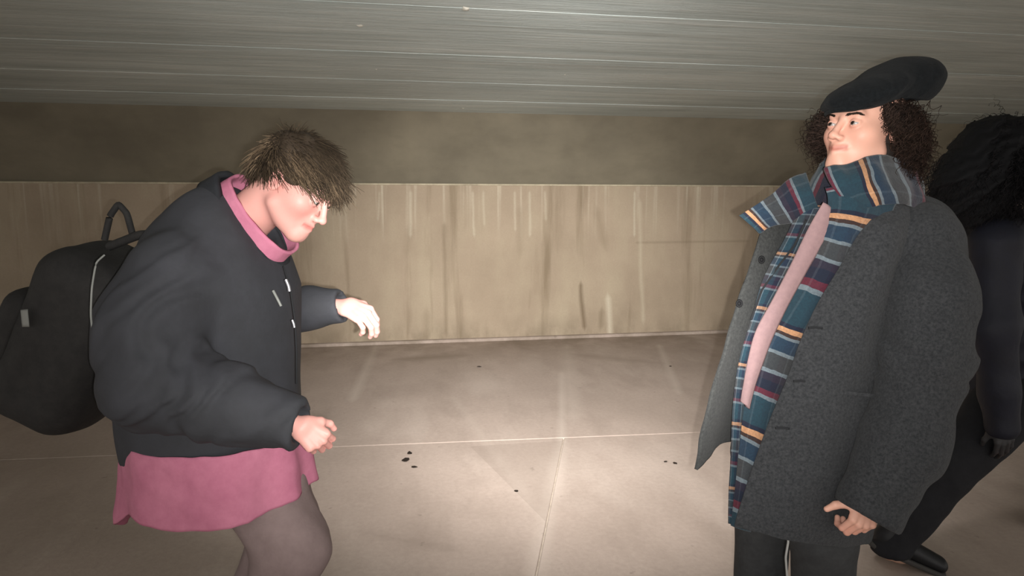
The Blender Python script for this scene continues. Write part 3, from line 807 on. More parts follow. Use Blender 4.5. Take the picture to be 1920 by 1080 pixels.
    # sleeves
    sl = chain(g, [(shL + np.array([.0, 0, -.02]), .100), (P(1738, 560, 1.56), .094), (elL, .092), (P(1695, 830, 1.48), .084), (P(1626, 962, 1.452), .070)], .04)
    fold = vnoise(g * np.array([1, 1, 1.0], np.float32), 9, 21, 3)
    sl = sl + .010 * fold + .005 * np.sin(hz * 70 + 14 * g[..., 0] + 5 * fold) * np.clip(1 - np.abs(hz - elL[2]) / .16, 0, 1)
    ax = norm(P(1620, 966, 1.452) - P(1700, 820, 1.48)); cu = P(1619, 966, 1.452)
    sl = smax(sl, (g - cu.astype(np.float32)) @ ax.astype(np.float32), .006)
    inner = seg(g, cu + ax * .02, cu - ax * .07, .056, .050); sl = smax(sl, -inner, .006)
    slR = chain(g, [(shR, .085), (elR, .075), (wrR, .062)], .03)
    # folds of the skirt of the coat
    ang = g[..., 0] * 22 + g[..., 1] * 13
    d = d + .006 * vnoise(g * np.array([1, 1, .35], np.float32), 9, 8, 3) + .005 * np.sin(ang) * np.clip((1.25 - hz) / .4, 0, 1)
    d = smax(d, -(hz - .68 - .10 * (g[..., 0] - .6)), .01)               # hem
    dpre = d.copy()
    # front opening: everything left of the front edge is cut away
    E = [P(1392, 985, 1.52), P(1405, 900, 1.52), P(1436, 800, 1.53), P(1476, 705, 1.54), P(1500, 640, 1.55), P(1535, 560, 1.56), P(1572, 500, 1.57), P(1606, 445, 1.58), P(1640, 395, 1.60)]
    ez = np.array([e[2] for e in E]); ex = np.array([e[0] for e in E])
    ey = np.array([e[1] for e in E])
    lim = np.interp(hz, ez, ex) - .28 * np.maximum(g[..., 1] - np.interp(hz, ez, ey) - .02, 0)
    lim = np.where(g[..., 1] > 1.84, -9, lim)
    d = smax(d, (lim - g[..., 0]) * .9, .012)
    # hollow where the body is
    d = smax(d, -(dpre + .032), .008)
    neckh = seg(g, P(1650, 420, 1.80), P(1640, 330, 1.78), .075, .09); d = smax(d, -neckh, .01)
    arm = seg(g, P(1752, 560, 1.56), elL, .07, .07)
    crease = -.010 * np.exp(-((sl - .004) / .009) ** 2)
    d = smin(np.where(sl < .02, d - crease * 0, d), slR, .02)
    gap = np.minimum(np.abs(d - sl), 1)
    d = smin(d, sl, .010)
    V, Q = surf(d, lo, h); new_mesh('coat', V, Q, M_coat, root)
    # --- far front panel of the coat flaring out to the left
    far = [
        [P(1432, 418, 1.66), P(1470, 405, 1.68), P(1510, 400, 1.71), P(1560, 395, 1.80)],
        [P(1416, 470, 1.62), P(1450, 475, 1.65), P(1490, 480, 1.69), P(1550, 480, 1.84)],
        [P(1384, 565, 1.58), P(1420, 570, 1.62), P(1455, 570, 1.67), P(1520, 570, 1.86)],
        [P(1347, 690, 1.55), P(1372, 690, 1.59), P(1404, 690, 1.66), P(1480, 690, 1.88)],
        [P(1320, 790, 1.54), P(1342, 785, 1.58), P(1374, 775, 1.67), P(1440, 765, 1.88)],
        [P(1304, 880, 1.54), P(1325, 858, 1.58), P(1356, 828, 1.66), P(1430, 830, 1.88)]]
    sheet('coat_facing', far, M_coatin, root, 26, 60, .009, wr=.004, seed=5, wscale=12)
    # lapel roll seam lines of the facing
    def strip(name, pts, wd, mt, th=.004, n=40):
        pts = np.array(pts); m = len(pts); q = np.stack([np.interp(np.linspace(0, m - 1, n), range(m), pts[:, i]) for i in range(3)], -1)
        t = np.gradient(q, axis=0); t /= np.linalg.norm(t, axis=1, keepdims=True); v = norm(-q.mean(0) + np.array([0, 0, CH])); sd = np.cross(t, v)
        rows = [[q[i] - sd[i] * wd / 2, q[i], q[i] + sd[i] * wd / 2] for i in range(n)]
        return sheet(name, rows, mt, root, 4, n, th)
    strip('seam', [P(1512, 412, 1.60), P(1490, 460, 1.60), P(1455, 505, 1.60), P(1428, 545, 1.59), P(1408, 600, 1.58)], .005, M_slit)
    for (px, py, dd) in ((1428, 487, 1.615), (1386, 569, 1.565)):
        c_ = P(px, py, dd); ang_ = np.linspace(0, 6.283, 13)[:-1]
        v = norm(np.array([0, 0, CH]) - c_); a_ = norm(np.cross(v, (0, 0, 1))); b_ = np.cross(a_, v)
        Vb = []; 
        for rr, dz in ((.0085, -.004), (.0105, .0), (.0095, .004), (.0055, .0035), (.005, .002)):
            for t in ang_: Vb.append(c_ + v * (dz + .006) + a_ * rr * math.cos(t) * .8 + b_ * rr * math.sin(t))
        Fb = [(k * 12 + i, k * 12 + (i + 1) % 12, (k + 1) * 12 + (i + 1) % 12, (k + 1) * 12 + i) for k in range(4) for i in range(12)]
        Fb += [tuple(range(12)), tuple(range(48, 60))]
        new_mesh('button', Vb, Fb, M_btn, root)
    # --- scarf: near end (bold stripes), far end (plaid), neck wrap, loose corner on the left
    near = [
        [P(1548, 352, 1.585), P(1590, 345, 1.575), P(1640, 345, 1.575), P(1690, 350, 1.60)],
        [P(1552, 385, 1.585), P(1590, 385, 1.56), P(1630, 392, 1.56), P(1672, 400, 1.58)],
        [P(1538, 440, 1.585), P(1570, 448, 1.57), P(1595, 455, 1.57), P(1625, 463, 1.60)],
        [P(1508, 505, 1.58), P(1540, 515, 1.57), P(1565, 525, 1.575), P(1600, 535, 1.61)],
        [P(1462, 585, 1.57), P(1492, 597, 1.56), P(1515, 604, 1.565), P(1545, 612, 1.60)],
        [P(1424, 640, 1.56), P(1458, 652, 1.55), P(1485, 662, 1.555), P(1515, 672, 1.59)],
        [P(1408, 705, 1.56), P(1436, 716, 1.55), P(1460, 726, 1.555), P(1485, 736, 1.59)],
        [P(1394, 770, 1.56), P(1418, 780, 1.55), P(1440, 790, 1.555), P(1462, 800, 1.58)],
        [P(1386, 840, 1.56), P(1404, 850, 1.55), P(1424, 860, 1.555), P(1440, 868, 1.58)],
        [P(1378, 915, 1.56), P(1392, 922, 1.555), P(1408, 930, 1.56), P(1424, 936, 1.58)],
        [P(1370, 985, 1.57), P(1382, 990, 1.565), P(1394, 994, 1.565), P(1408, 998, 1.58)]]
    # v so that the orange stripe falls at y~440, 640, 830
    sheet('scarf', near, M_tartan, root, 22, 130, .008, uvs=(1, 3.28), uv0=(0, -.42), wr=.005, seed=9, wscale=20)
    farE = [
        [P(1500, 385, 1.63), P(1525, 385, 1.625), P(1550, 385, 1.63)],
        [P(1470, 450, 1.62), P(1495, 452, 1.61), P(1522, 455, 1.615)],
        [P(1432, 520, 1.60), P(1460, 525, 1.595), P(1488, 530, 1.60)],
        [P(1408, 600, 1.585), P(1422, 602, 1.58), P(1440, 605, 1.59)],
        [P(1385, 680, 1.575), P(1398, 682, 1.57), P(1416, 684, 1.58)],
        [P(1374, 760, 1.575), P(1388, 762, 1.57), P(1402, 764, 1.58)],
        [P(1370, 850, 1.58), P(1382, 852, 1.575), P(1396, 854, 1.58)],
        [P(1366, 935, 1.58), P(1376, 937, 1.575), P(1388, 940, 1.58)],
        [P(1366, 980, 1.585), P(1374, 982, 1.58), P(1384, 984, 1.585)]]
    sheet('scarf', farE, M_tartan2, root, 14, 110, .007, uvs=(1.2, 6.0), wr=.003, seed=19, wscale=25)
    # pink shirt front showing between the two scarf ends
    pk = [
        [P(1543, 380, 1.584), P(1550, 384, 1.581), P(1556, 390, 1.584)],
        [P(1515, 430, 1.584), P(1530, 436, 1.576), P(1546, 443, 1.584)],
        [P(1486, 491, 1.574), P(1499, 496, 1.566), P(1513, 503, 1.574)],
        [P(1450, 561, 1.564), P(1462, 566, 1.556), P(1475, 572, 1.564)],
        [P(1418, 620, 1.554), P(1432, 625, 1.546), P(1447, 631, 1.554)],
        [P(1404, 672, 1.554), P(1416, 676, 1.546), P(1428, 680, 1.554)],
        [P(1396, 720, 1.554), P(1404, 723, 1.546), P(1412, 726, 1.554)],
        [P(1391, 752, 1.554), P(1397, 758, 1.546), P(1402, 766, 1.554)]]
    sheet('shirt_placket', pk, M_pinkshirt, root, 8, 60, .012)
    # neck wrap: band around the neck, seen from outside
    cN = P(1620, 343, 1.79); R0 = frame(norm([-.55, -.80, -.22]), (.10, -.10, 1))
    nth, nv = 110, 22; V = []; uv = []
    for i in range(nth + 1):
        t = 2 * math.pi * i / nth
        for j in range(nv + 1):
            u = 2 * math.pi * j / nv
            rx, ry = .118, .105
            hgt = .062 + .012 * math.cos(t - 1.2)
            thk = .022 + .006 * math.sin(3 * t)
            c_ = np.array([rx * math.sin(t), ry * math.cos(t), -.006 * math.cos(2 * t)])
            nr = np.array([math.sin(t), math.cos(t), 0])
            q = c_ + nr * thk * math.cos(u) + np.array([0, 0, 1]) * hgt * math.sin(u) - nr * .35 * hgt * math.sin(u)
            V.append(q); uv.append((j / nv * .8, i / nth * 2.6 + .3))
    V = np.array(V); V = V + .006 * np.stack([vnoise(V, 16, s_, 3) for s_ in (1, 2, 3)], -1)
    V = V @ R0.T + cN
    Fc = [(i * (nv + 1) + j, i * (nv + 1) + j + 1, (i + 1) * (nv + 1) + j + 1, (i + 1) * (nv + 1) + j) for i in range(nth) for j in range(nv)]
    new_mesh('scarf_wrap', V, np.array(Fc), M_tartan, root, uv=uv)
    corner = [
        [P(1386, 404, 1.62), P(1400, 416, 1.62), P(1414, 428, 1.62), P(1424, 438, 1.625)],
        [P(1412, 388, 1.625), P(1424, 400, 1.62), P(1434, 412, 1.62), P(1446, 424, 1.63)],
        [P(1446, 366, 1.63), P(1458, 385, 1.615), P(1470, 402, 1.615), P(1480, 418, 1.63)],
        [P(1478, 338, 1.66), P(1490, 365, 1.625), P(1502, 392, 1.62), P(1512, 412, 1.63)],
        [P(1510, 325, 1.68), P(1520, 355, 1.63), P(1530, 380, 1.62), P(1538, 400, 1.63)]]
    sheet('scarf_corner', corner, M_tartan, root, 20, 40, .008, uvs=(1, 1.05), uv0=(0, -.12), wr=.003, seed=4, wscale=22)
    near_sh = [
        [P(1544, 318, 1.60), P(1602, 305, 1.60), P(1655, 292, 1.62), P(1708, 306, 1.68)],
        [P(1556, 345, 1.575), P(1612, 332, 1.565), P(1668, 335, 1.58), P(1722, 345, 1.64)],
        [P(1578, 372, 1.575), P(1625, 362, 1.55), P(1680, 360, 1.565), P(1732, 372, 1.63)],
        [P(1590, 392, 1.585), P(1635, 385, 1.56), P(1688, 382, 1.575), P(1730, 396, 1.64)]]
    sheet('scarf_fold', near_sh, M_tartan, root, 40, 26, .010, uvs=(1.05, .8), uv0=(.62, .1), wr=.006, seed=14, wscale=20, swap=True)
    fp = []
    for (pa, pb, pc, pd) in (((1648, 372, 1.62), (1680, 368, 1.62), (1715, 380, 1.64), (1745, 395, 1.68)),
                             ((1622, 420, 1.575), (1655, 418, 1.565), (1690, 420, 1.57), (1720, 430, 1.64)),
                             ((1604, 450, 1.57), (1640, 452, 1.55), (1680, 455, 1.55), (1715, 460, 1.62)),
                             ((1572, 505, 1.56), (1610, 507, 1.54), (1660, 510, 1.54), (1710, 512, 1.62)),
                             ((1532, 572, 1.555), (1580, 574, 1.53), (1640, 575, 1.53), (1700, 575, 1.62)),
                             ((1500, 640, 1.545), (1560, 642, 1.52), (1625, 643, 1.525), (1700, 645, 1.62)),
                             ((1477, 705, 1.54), (1545, 706, 1.51), (1610, 707, 1.52), (1690, 708, 1.60)),
                             ((1440, 795, 1.535), (1520, 796, 1.50), (1600, 798, 1.51), (1680, 800, 1.60)),
                             ((1408, 885, 1.535), (1490, 890, 1.50), (1575, 894, 1.51), (1660, 900, 1.62)),
                             ((1382, 965, 1.54), (1465, 978, 1.50), (1560, 990, 1.52), (1640, 1000, 1.64)),
                             ((1378, 985, 1.545), (1450, 1003, 1.505), (1540, 1018, 1.52), (1630, 1020, 1.64))):
        fp.append([P(*pa), P(*pb), P(*pc), P(*pd)])
    sheet('coat_front', fp, M_coat, root, 50, 110, .010, wr=.010, seed=44, wscale=8)
    # --- buttonholes, pocket flap, seam of the near front
    def slit(px, py, dd, wpx, mt=M_slit, tk=.004, wd=.006):
        strip('buttonhole', [P(px, py, dd), P(px + wpx / 2, py - 1, dd), P(px + wpx, py + 1, dd)], wd, mt, tk, 8)
    slit(1516, 615, 1.528, 26); slit(1488, 715, 1.517, 26); slit(1454, 803, 1.512, 26)
    strip('pocket_flap', [P(1566, 735, 1.505), P(1600, 738, 1.505), P(1640, 742, 1.515)], .012, M_coat, .008, 16)
    # --- cap
    fc = norm([-.92, -.32, -.25]); Rc = frame(fc, (-.25, -.05, 1)); co = P(1645, 161, 1.72)
    g, lo, h = grid((-.16, -.20, -.10), (.16, .20, .12), .004)
    d = ell(g, (0, -.005, -.010), (.100, .122, .047))
    d = smin(d, ell(g, (0, -.072, -.014), (.102, .086, .068)), .04)
    d = smin(d, ell(g, (0, .085, -.022), (.080, .050, .024)), .04)
    d = d + .003 * vnoise(g, 22, 31, 3)
    d = smax(d, -ell(g, (0, -.015, -.085), (.086, .108, .075)), .008)
    V, Q = surf(d, lo, h); new_mesh('cap', V @ Rc.T + co, Q, M_cap, root)
    g, lo, h = grid((-.12, .02, -.08), (.12, .20, .06), .003)
    y_ = g[..., 1]; x_ = g[..., 0]
    pl = ell(g * np.array([1, 1, .001], np.float32), (0, .066, 0), (.080, .090, 1))
    zc = -.020 - 3.2 * x_ ** 2 - .18 * (y_ - .08)
    d = np.maximum(pl, np.abs(g[..., 2] - zc) - .005); d = smax(d, .05 - y_, .01)
    V, Q = surf(d, lo, h); new_mesh('cap_peak', V @ Rc.T + co, Q, M_cap, root)
    # --- curly hair
    r = np.random.default_rng(5); n = 2600
    th = r.uniform(-math.pi, math.pi, n * 3); zz = r.uniform(-.085, .080, n * 3)
    keep = (np.cos(th) < .30); th = th[keep][:n]; zz = zz[keep][:n]; n = len(th)
    keep2 = ~((np.cos(th) > .0) & (zz < -.04)); th = th[keep2]; zz = zz[keep2]; n = len(th)
    rr = np.sqrt(np.clip(1 - (zz / .12) ** 2, .15, 1))
    loc = np.stack([.080 * rr * np.sin(th), -.015 + .096 * rr * np.cos(th), zz], 1)
    dl = np.stack([np.sin(th), np.cos(th) * .9 - .15, np.full(n, -.35)], 1)
    cc = np.array([.020, .012, .009])[None] * r.uniform(.5, 2.0, (n, 1)) * np.array([1, .92, .85])
    V, Q, c = strands((loc * s) @ R.T + ho, dl @ R.T, .095, 22, .75, .0085, 3.2, .0010, cc, 3, .28)
    a = (V, Q, c)
    n2 = 520
    l2 = np.stack([r.uniform(.062, .085, n2), r.uniform(-.02, .062, n2), r.uniform(-.01, .055, n2)], 1)
    c2 = np.array([.020, .012, .009])[None] * r.uniform(.5, 2.0, (n2, 1))
    V, Q, c = strands((l2 * s) @ R.T + ho, np.tile([.60, .62, -.42], (n2, 1)) @ R.T, .085, 22, .9, .008, 3.0, .0010, c2, 6, .30)
    a = join([a, (V, Q, c)])
    n3 = 700
    l3 = np.stack([r.uniform(-.083, -.064, n3), r.uniform(-.03, .050, n3), np.zeros(n3)], 1); l3[:, 2] = .058 - (l3[:, 1] * -1 + .05) * r.uniform(0, .55, n3)
    c3 = np.array([.020, .012, .009])[None] * r.uniform(.5, 2.2, (n3, 1))
    V, Q, c = strands((l3 * s) @ R.T + ho, np.tile([-.42, -.42, -.62], (n3, 1)) @ R.T, .072, 22, .6, .008, 2.6, .0010, c3, 8, .28)
    a = join([a, (V, Q, c)])
    g, lo, h = grid((-.14, -.17, -.16), (.14, .12, .08), .005)
    d = ell(g, (0, -.045, .0), (.090, .088, .100)); d = d + .012 * vnoise(g, 34, 41, 3)
    d = smax(d, g[..., 1] - .006 + .010 * vnoise(g, 50, 43, 2), .02)
    V, Q = surf(d, lo, h); b = ((V * s) @ R.T + ho, Q, np.tile([.014, .009, .007], (len(V), 1)))
    V, Q, c = join([a, b]); new_mesh('curly_hair', V, Q, M_hair, root, col=c)
    return root

# ================================================================== person in black jacket (left)
def person_jacket():
    root = empty('person', np.array([P(430, 900, 1.72)[0], 1.72, 0]), 'brown-haired person in black jacket over magenta shirt, bending forward on the left', 'person')
    f = np.array([.80, -.22, -.58]); R = frame(f, (.55, .02, .80))
    s = 1.04; ho = P(556, 348, 1.70)
    nb = P(425, 445, 1.75)
    V, Q, c = head_mesh(ho, R, [(ho + R @ np.array([0, -.035, -.05]), .058), (nb, .070)], SKA, smile=0, s=s)
    parts = [(V, Q, c)]
    shN = P(330, 520, 1.57); elN = P(285, 722, 1.46); wrN = P(558, 792, 1.42)
    shF = P(450, 500, 1.94); elF = P(500, 600, 2.04); wrF = P(640, 573, 2.00)
    hipN = np.array([-.76, 1.69, .80]); hipF = np.array([-.76, 1.82, .80])
    knN = np.array([-.61, 1.66, .46]); knF = np.array([-.70, 1.88, .42])
    anN = np.array([-.72, 1.64, .085]); anF = np.array([-.86, 1.90, .085])
    g, lo, h = grid((-1.35, 1.30, 0), (-.30, 2.2, 1.50), .014)
    d = chain(g, [(P(420, 830, 1.74), .12, .16), (P(400, 680, 1.75), .12, .155), (P(400, 530, 1.75), .13, .18), (P(410, 450, 1.75), .08, .12)], .05, (0, 1, 0))
    d = smin(d, seg(g, P(410, 460, 1.75), P(440, 435, 1.75), .065, .06), .03)
    for a, b, e in ((hipN, knN, anN), (hipF, knF, anF)):
        d = smin(d, chain(g, [(a, .09), (b, .058), (e, .038)], .02), .04)
        d = smin(d, seg(g, e, e + np.array([.12, 0, -.04]), .036, .03), .02)
    for a, b, e in ((shN, elN, wrN), (shF, elF, wrF)):
        d = smin(d, chain(g, [(a, .055), (b, .042), (e * .78 + b * .22, .028)], .02), .03)
    V, Q = surf(d, lo, h); parts.append((V, Q, np.tile(np.array(SKA[:3]), (len(V), 1))))
    # near hand: loose fist pointing right-down, back of the hand towards the viewer
    y = norm(P(612, 835, 1.42) - P(562, 792, 1.42)); z = norm(np.array([.30, -1, .42])); z = norm(z - y * (y @ z)); x = np.cross(y, z)
    V, Q, c = hand_sdf_mesh(P(556, 792, 1.43), np.stack([x, y, z], 1), -1, [(1.0, 1.3, .8), (1.05, 1.35, .9), (1.1, 1.35, .9), (1.15, 1.3, .8)], .10, (.5, .75, .5), SKA, s=.80, foredir=elN - wrN)
    parts.append((V, Q, c))
    # far hand: drooping, fingers hanging
    y = norm([.80, -.25, -.34]); z = norm(np.array([.15, -.55, .80])); z = norm(z - y * (y @ z)); x = np.cross(y, z)
    V, Q, c = hand_sdf_mesh(P(640, 568, 1.99), np.stack([x, y, z], 1), -1, [(1.0, .5, .3), (.85, .6, .3), (.75, .7, .4), (.75, .8, .5)], .16, (.15, .95, .2), SKA, s=1.0, foredir=elF - wrF)
    parts.append((V, Q, c))
    V, Q, c = join(parts)
    new_mesh('body', V, Q, M_skin, root, col=c)
    eyes(ho, R, root, s, look=(0, 1, -.1)); brows(ho, R, root, (.10, .07, .045), s, 8)
    # trousers
    g, lo, h = grid((-1.25, 1.30, .03), (-.35, 2.2, .98), .010)
    hc = np.array([-.74, 1.74, .82])
    d = seg(g, hc + np.array([0, 0, -.04]), hc + np.array([-.02, 0, .04]), .125, .11, (0, 1, 0), .17, .15)
    for a, b, e in ((hipN, knN, anN), (hipF, knF, anF)):
        d = smin(d, chain(g, [(a + np.array([-.02, 0, -.06]), .112), ((a + b) / 2 + np.array([.0, 0, .0]), .104), (b, .098), (e + np.array([0, 0, .02]), .075)], .03), .03)
    d = d + .008 * vnoise(g * np.array([1, 1, .5], np.float32), 10, 15, 3)
    d = np.maximum(d, .055 - g[..., 2])
    V, Q = surf(d, lo, h); new_mesh('trousers', V, Q, M_trA, root)
    for e in (anN, anF): shoe(root, e, (1, -.05))
    # magenta shirt hem hanging out below the jacket
    n = 150; m = 26; V = []
    top_c = P(404, 838, 1.70); 
    for j in range(m + 1):
        v = j / m
        for i in range(n):
            t = 2 * math.pi * i / n; cx, sy = math.cos(t), math.sin(t)      # cx=+1 front (right), -1 back (left)
            tail = max(0, -cx) ** 5 * .075
            L_ = .140 - .035 * max(0, cx) ** 2 + tail - .03 * math.exp(-((t - 4.05) / .35) ** 2)
            rx = .240 + .012 * v + (.020 * v * max(0, -cx) ** 3); ry = .200 + .012 * v
            rip = 1 + (.03 + .05 * v) * math.sin(t * 9 + 1.3 * math.sin(t * 2)) * .5
            V.append((top_c[0] + rx * rip * cx + .01, top_c[1] + ry * rip * sy, top_c[2] + .05 - (L_ + .05) * v))
    Fc = [(j * n + i, j * n + (i + 1) % n, (j + 1) * n + (i + 1) % n, (j + 1) * n + i) for j in range(m) for i in range(n)]
    V = np.array(V); V = V + .004 * np.stack([vnoise(V, 18, s_, 3) for s_ in (4, 5, 6)], -1)
    inn = V.copy(); inn[:, 0] = top_c[0] + (V[:, 0] - top_c[0]) * .975; inn[:, 1] = top_c[1] + (V[:, 1] - top_c[1]) * .975
    N_ = len(V); F2 = [(a + N_, d_ + N_, c_ + N_, b + N_) for a, b, c_, d_ in Fc]
    F3 = [(m * n + i, m * n + (i + 1) % n, N_ + m * n + (i + 1) % n, N_ + m * n + i) for i in range(n)] + [(i, N_ + i, N_ + (i + 1) % n, (i + 1) % n) for i in range(n)]
    new_mesh('shirt', np.concatenate([V, inn]), np.array(Fc + F2 + F3), M_mag, root)
    # jacket
    g, lo, h = grid((-1.36, 1.24, .66), (-.36, 2.24, 1.60), .0075)
    hz = g[..., 2]; X = g[..., 0]
    d = chain(g, [(P(400, 880, 1.73), .235, .21), (P(396, 760, 1.74), .225, .21), (P(400, 630, 1.75), .212, .215), (P(405, 530, 1.75), .195, .22), (P(405, 460, 1.75), .135, .18), (P(412, 415, 1.75), .095, .12)], .07, (0, 1, 0))
    d = smin(d, chain(g, [(shN + np.array([0, 0, .0]), .095), (P(395, 470, 1.75), .11), (shF, .095)], .05), .06)
    fold = vnoise(g, 8, 51, 3)
    d = d + .009 * vnoise(g * np.array([1, 1, .5], np.float32), 7, 61, 3)
    d = smax(d, -(hz - P(400, 852, 1.70)[2] - .004 * np.sin(X * 30)), .012)
    # neck opening plane
    na = norm([.80, -.10, .52]); pc = P(484, 412, 1.75)
    d = smax(d, (g - pc.astype(np.float32)) @ na.astype(np.float32), .01)
    hole = seg(g, pc - na * .16, pc + na * .05, .065, .085, (0, 1, 0), .065, .082); d = smax(d, -hole, .01)
    sl = chain(g, [(shN, .112), (P(285, 620, 1.50), .112), (P(292, 715, 1.47), .108), (P(420, 755, 1.44), .085), (wrN + np.array([-.01, 0, -.004]), .056)], .06)
    sl = sl + .008 * fold + .004 * np.sin(70 * X - 40 * hz + 6 * fold)
    ax = norm(wrN - P(430, 762, 1.44)); cu = P(566, 797, 1.42)
    sl = smax(sl, (g - cu.astype(np.float32)) @ ax.astype(np.float32), .006)
    sl = smax(sl, -seg(g, cu + ax * .02, cu - ax * .06, .042, .040), .005)
    sf = chain(g, [(shF, .095), (elF, .078), (P(580, 577, 2.02), .062), (P(645, 573, 2.00), .052)], .04) + .004 * fold
    ax = norm(wrF - elF); cu = P(642, 573, 2.0)
    sf = smax(sf, (g - cu.astype(np.float32)) @ ax.astype(np.float32), .006)
    sf = smax(sf, -seg(g, cu + ax * .02, cu - ax * .06, .038, .036), .005)
    d = smin(d, sl, .012); d = smin(d, sf, .02)
    V, Q = surf(d, lo, h); new_mesh('jacket', V, Q, M_jacket, root)
    # collars: black stand collar and the magenta one inside
    def ring(name, c_, axis, rx, ry, lo_, hi_, th, mt, tilt=0, wob=.004, seed=0, flare=0):
        A = frame(axis, (-.52, 0, .8)); nn = 90; prof = 8; V = []
        for i in range(nn):
            t = 2 * math.pi * i / nn
            for j in range(prof * 2):
                if j < prof: v = j / (prof - 1); o_ = th / 2
                else: v = 1 - (j - prof) / (prof - 1); o_ = -th / 2
                k = 1 + flare * v
                hh = lo_ + (hi_ - lo_) * v
                V.append(c_ + A @ np.array([(ry * k + o_) * math.cos(t), hh, (rx * k + o_) * math.sin(t)]))
        V = np.array(V); V = V + wob * np.stack([vnoise(V, 20, seed + q, 3) for q in range(3)], -1)
        m2 = prof * 2
        Fc = [(i * m2 + j, ((i + 1) % nn) * m2 + j, ((i + 1) % nn) * m2 + (j + 1) % m2, i * m2 + (j + 1) % m2) for i in range(nn) for j in range(m2)]
        return new_mesh(name, V, np.array(Fc), mt, root)
    ring('jacket_collar', P(462, 420, 1.75), norm([.80, -.12, .50]), .150, .105, -.03, .030, .016, M_collar, seed=2, flare=-.06)
    ring('shirt_collar', P(484, 410, 1.745), norm([.78, -.14, .55]), .132, .092, -.03, .026, .008, M_mag, seed=7, flare=-.05)
    # front edge and zip of the jacket
    def line(name, pts, rad, mt, sides=6, n=30):
        pts = np.array(pts); m = len(pts); q = np.stack([np.interp(np.linspace(0, m - 1, n), range(m), pts[:, i]) for i in range(3)], -1)[None]
        V, Q, _ = tubes(q, np.full((1, n), rad), sides); return new_mesh(name, V, Q, mt, root)
    line('zip', [P(532, 500, 1.60), P(545, 545, 1.575), P(553, 600, 1.565), P(556, 660, 1.57), P(556, 720, 1.575)], .0022, M_slit)
    line('zip_pull', [P(536, 524, 1.565), P(541, 536, 1.565), P(543, 546, 1.565)], .0045, M_metal, 8, 8)
    line('zip_pull', [P(548, 600, 1.555), P(551, 608, 1.555), P(552, 614, 1.555)], .0035, M_metal, 8, 8)
    line('snap_flap', [P(512, 545, 1.565), P(520, 560, 1.56), P(527, 574, 1.56)], .0035, M_refl, 8, 8)
    # hair: crown and fringe, short
    r = np.random.default_rng(15); n = 5200
    th = r.uniform(-math.pi, math.pi, n * 3); ph = np.arcsin(r.uniform(-.35, 1, n * 3))
    loc = np.stack([.076 * np.cos(ph) * np.sin(th), -.015 + .099 * np.cos(ph) * np.cos(th), .032 + .087 * np.sin(ph)], 1)
    keep = ~((loc[:, 1] > .035) & (loc[:, 2] < .062)) & ~((loc[:, 1] > -.03) & (loc[:, 2] < .02)); loc = loc[keep][:n]; n = len(loc)
    nr = loc - np.array([0, -.015, .032]); nr /= np.linalg.norm(nr, axis=1, keepdims=True)
    # comb: forward over the top, down at the sides and the back, lifted a little off the scalp
    bk = 1 / (1 + np.exp((loc[:, 1] + .082) / .008))
    flow = np.stack([nr[:, 0] * .4, .95 * (1 - bk) - .25 * bk, -.02 * (1 - bk) - .9 * bk], 1)
    flow = flow - nr * (flow * nr).sum(1, keepdims=True); dl = nr * .14 + flow * 1.0
    tone = r.uniform(0, 1, n)
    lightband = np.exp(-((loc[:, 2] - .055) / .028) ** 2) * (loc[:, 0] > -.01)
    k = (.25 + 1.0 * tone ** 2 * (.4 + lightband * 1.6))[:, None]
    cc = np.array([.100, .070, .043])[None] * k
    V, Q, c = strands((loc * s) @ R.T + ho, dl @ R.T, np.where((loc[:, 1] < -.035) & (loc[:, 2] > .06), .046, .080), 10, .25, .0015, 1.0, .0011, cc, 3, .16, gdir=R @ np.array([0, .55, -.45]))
    a = (V, Q, c)
    g, lo, h = grid((-.11, -.14, -.06), (.11, .12, .15), .004)
    d = ell(g, (0, -.018, .036), (.084, .106, .094)) + .004 * vnoise(g, 40, 71, 3)
    d = smax(d, -ell(g, (0, .085, -.035), (.10, .085, .085)), .01)
    d = smax(d, (.0 - .010) - g[..., 2] + np.where(g[..., 1] > -.02, .012, -.03), .012)
    V, Q = surf(d, lo, h); b = ((V * s) @ R.T + ho, Q, np.tile([.038, .027, .018], (len(V), 1)))
    V, Q, c = join([a, b]); new_mesh('hair', V, Q, M_hair, root, col=c)
    # ---------------- backpack: a thing of its own
    pk = empty('backpack', P(120, 850, 1.78), 'black backpack with a small reflective tab, worn on the back of the bending person', 'backpack')
    g, lo, h = grid((-1.72, 1.45, .66), (-.92, 2.10, 1.46), .009)
    ang = math.radians(27); ca, sa = math.cos(ang), math.sin(ang)
    cc_ = P(160, 630, 1.80)
    q = g - cc_.astype(np.float32)
    lx = q[..., 0] * ca - q[..., 2] * sa; lz = q[..., 0] * sa + q[..., 2] * ca; ly = q[..., 1]
    def rbox(x, y, z, bx, by, bz, r_):
        a_, b_, c_ = np.abs(x) - bx + r_, np.abs(y) - by + r_, np.abs(z) - bz + r_
        return np.sqrt(np.maximum(a_, 0) ** 2 + np.maximum(b_, 0) ** 2 + np.maximum(c_, 0) ** 2) + np.minimum(np.maximum(a_, np.maximum(b_, c_)), 0) - r_
    d = rbox(lx, ly, lz, .135, .165, .265, .09) + .006 * vnoise(g, 8, 81, 3)
    V, Q = surf(d, lo, h); new_mesh('pack_body', V, Q, M_pack, pk)
    d2 = rbox(lx + .125, ly, lz + .06, .06, .13, .15, .05) + .004 * vnoise(g, 10, 82, 3)
    V, Q = surf(np.maximum(d2, -(d + .004)), lo, h); new_mesh('pack_pocket', V, Q, M_pack, pk)
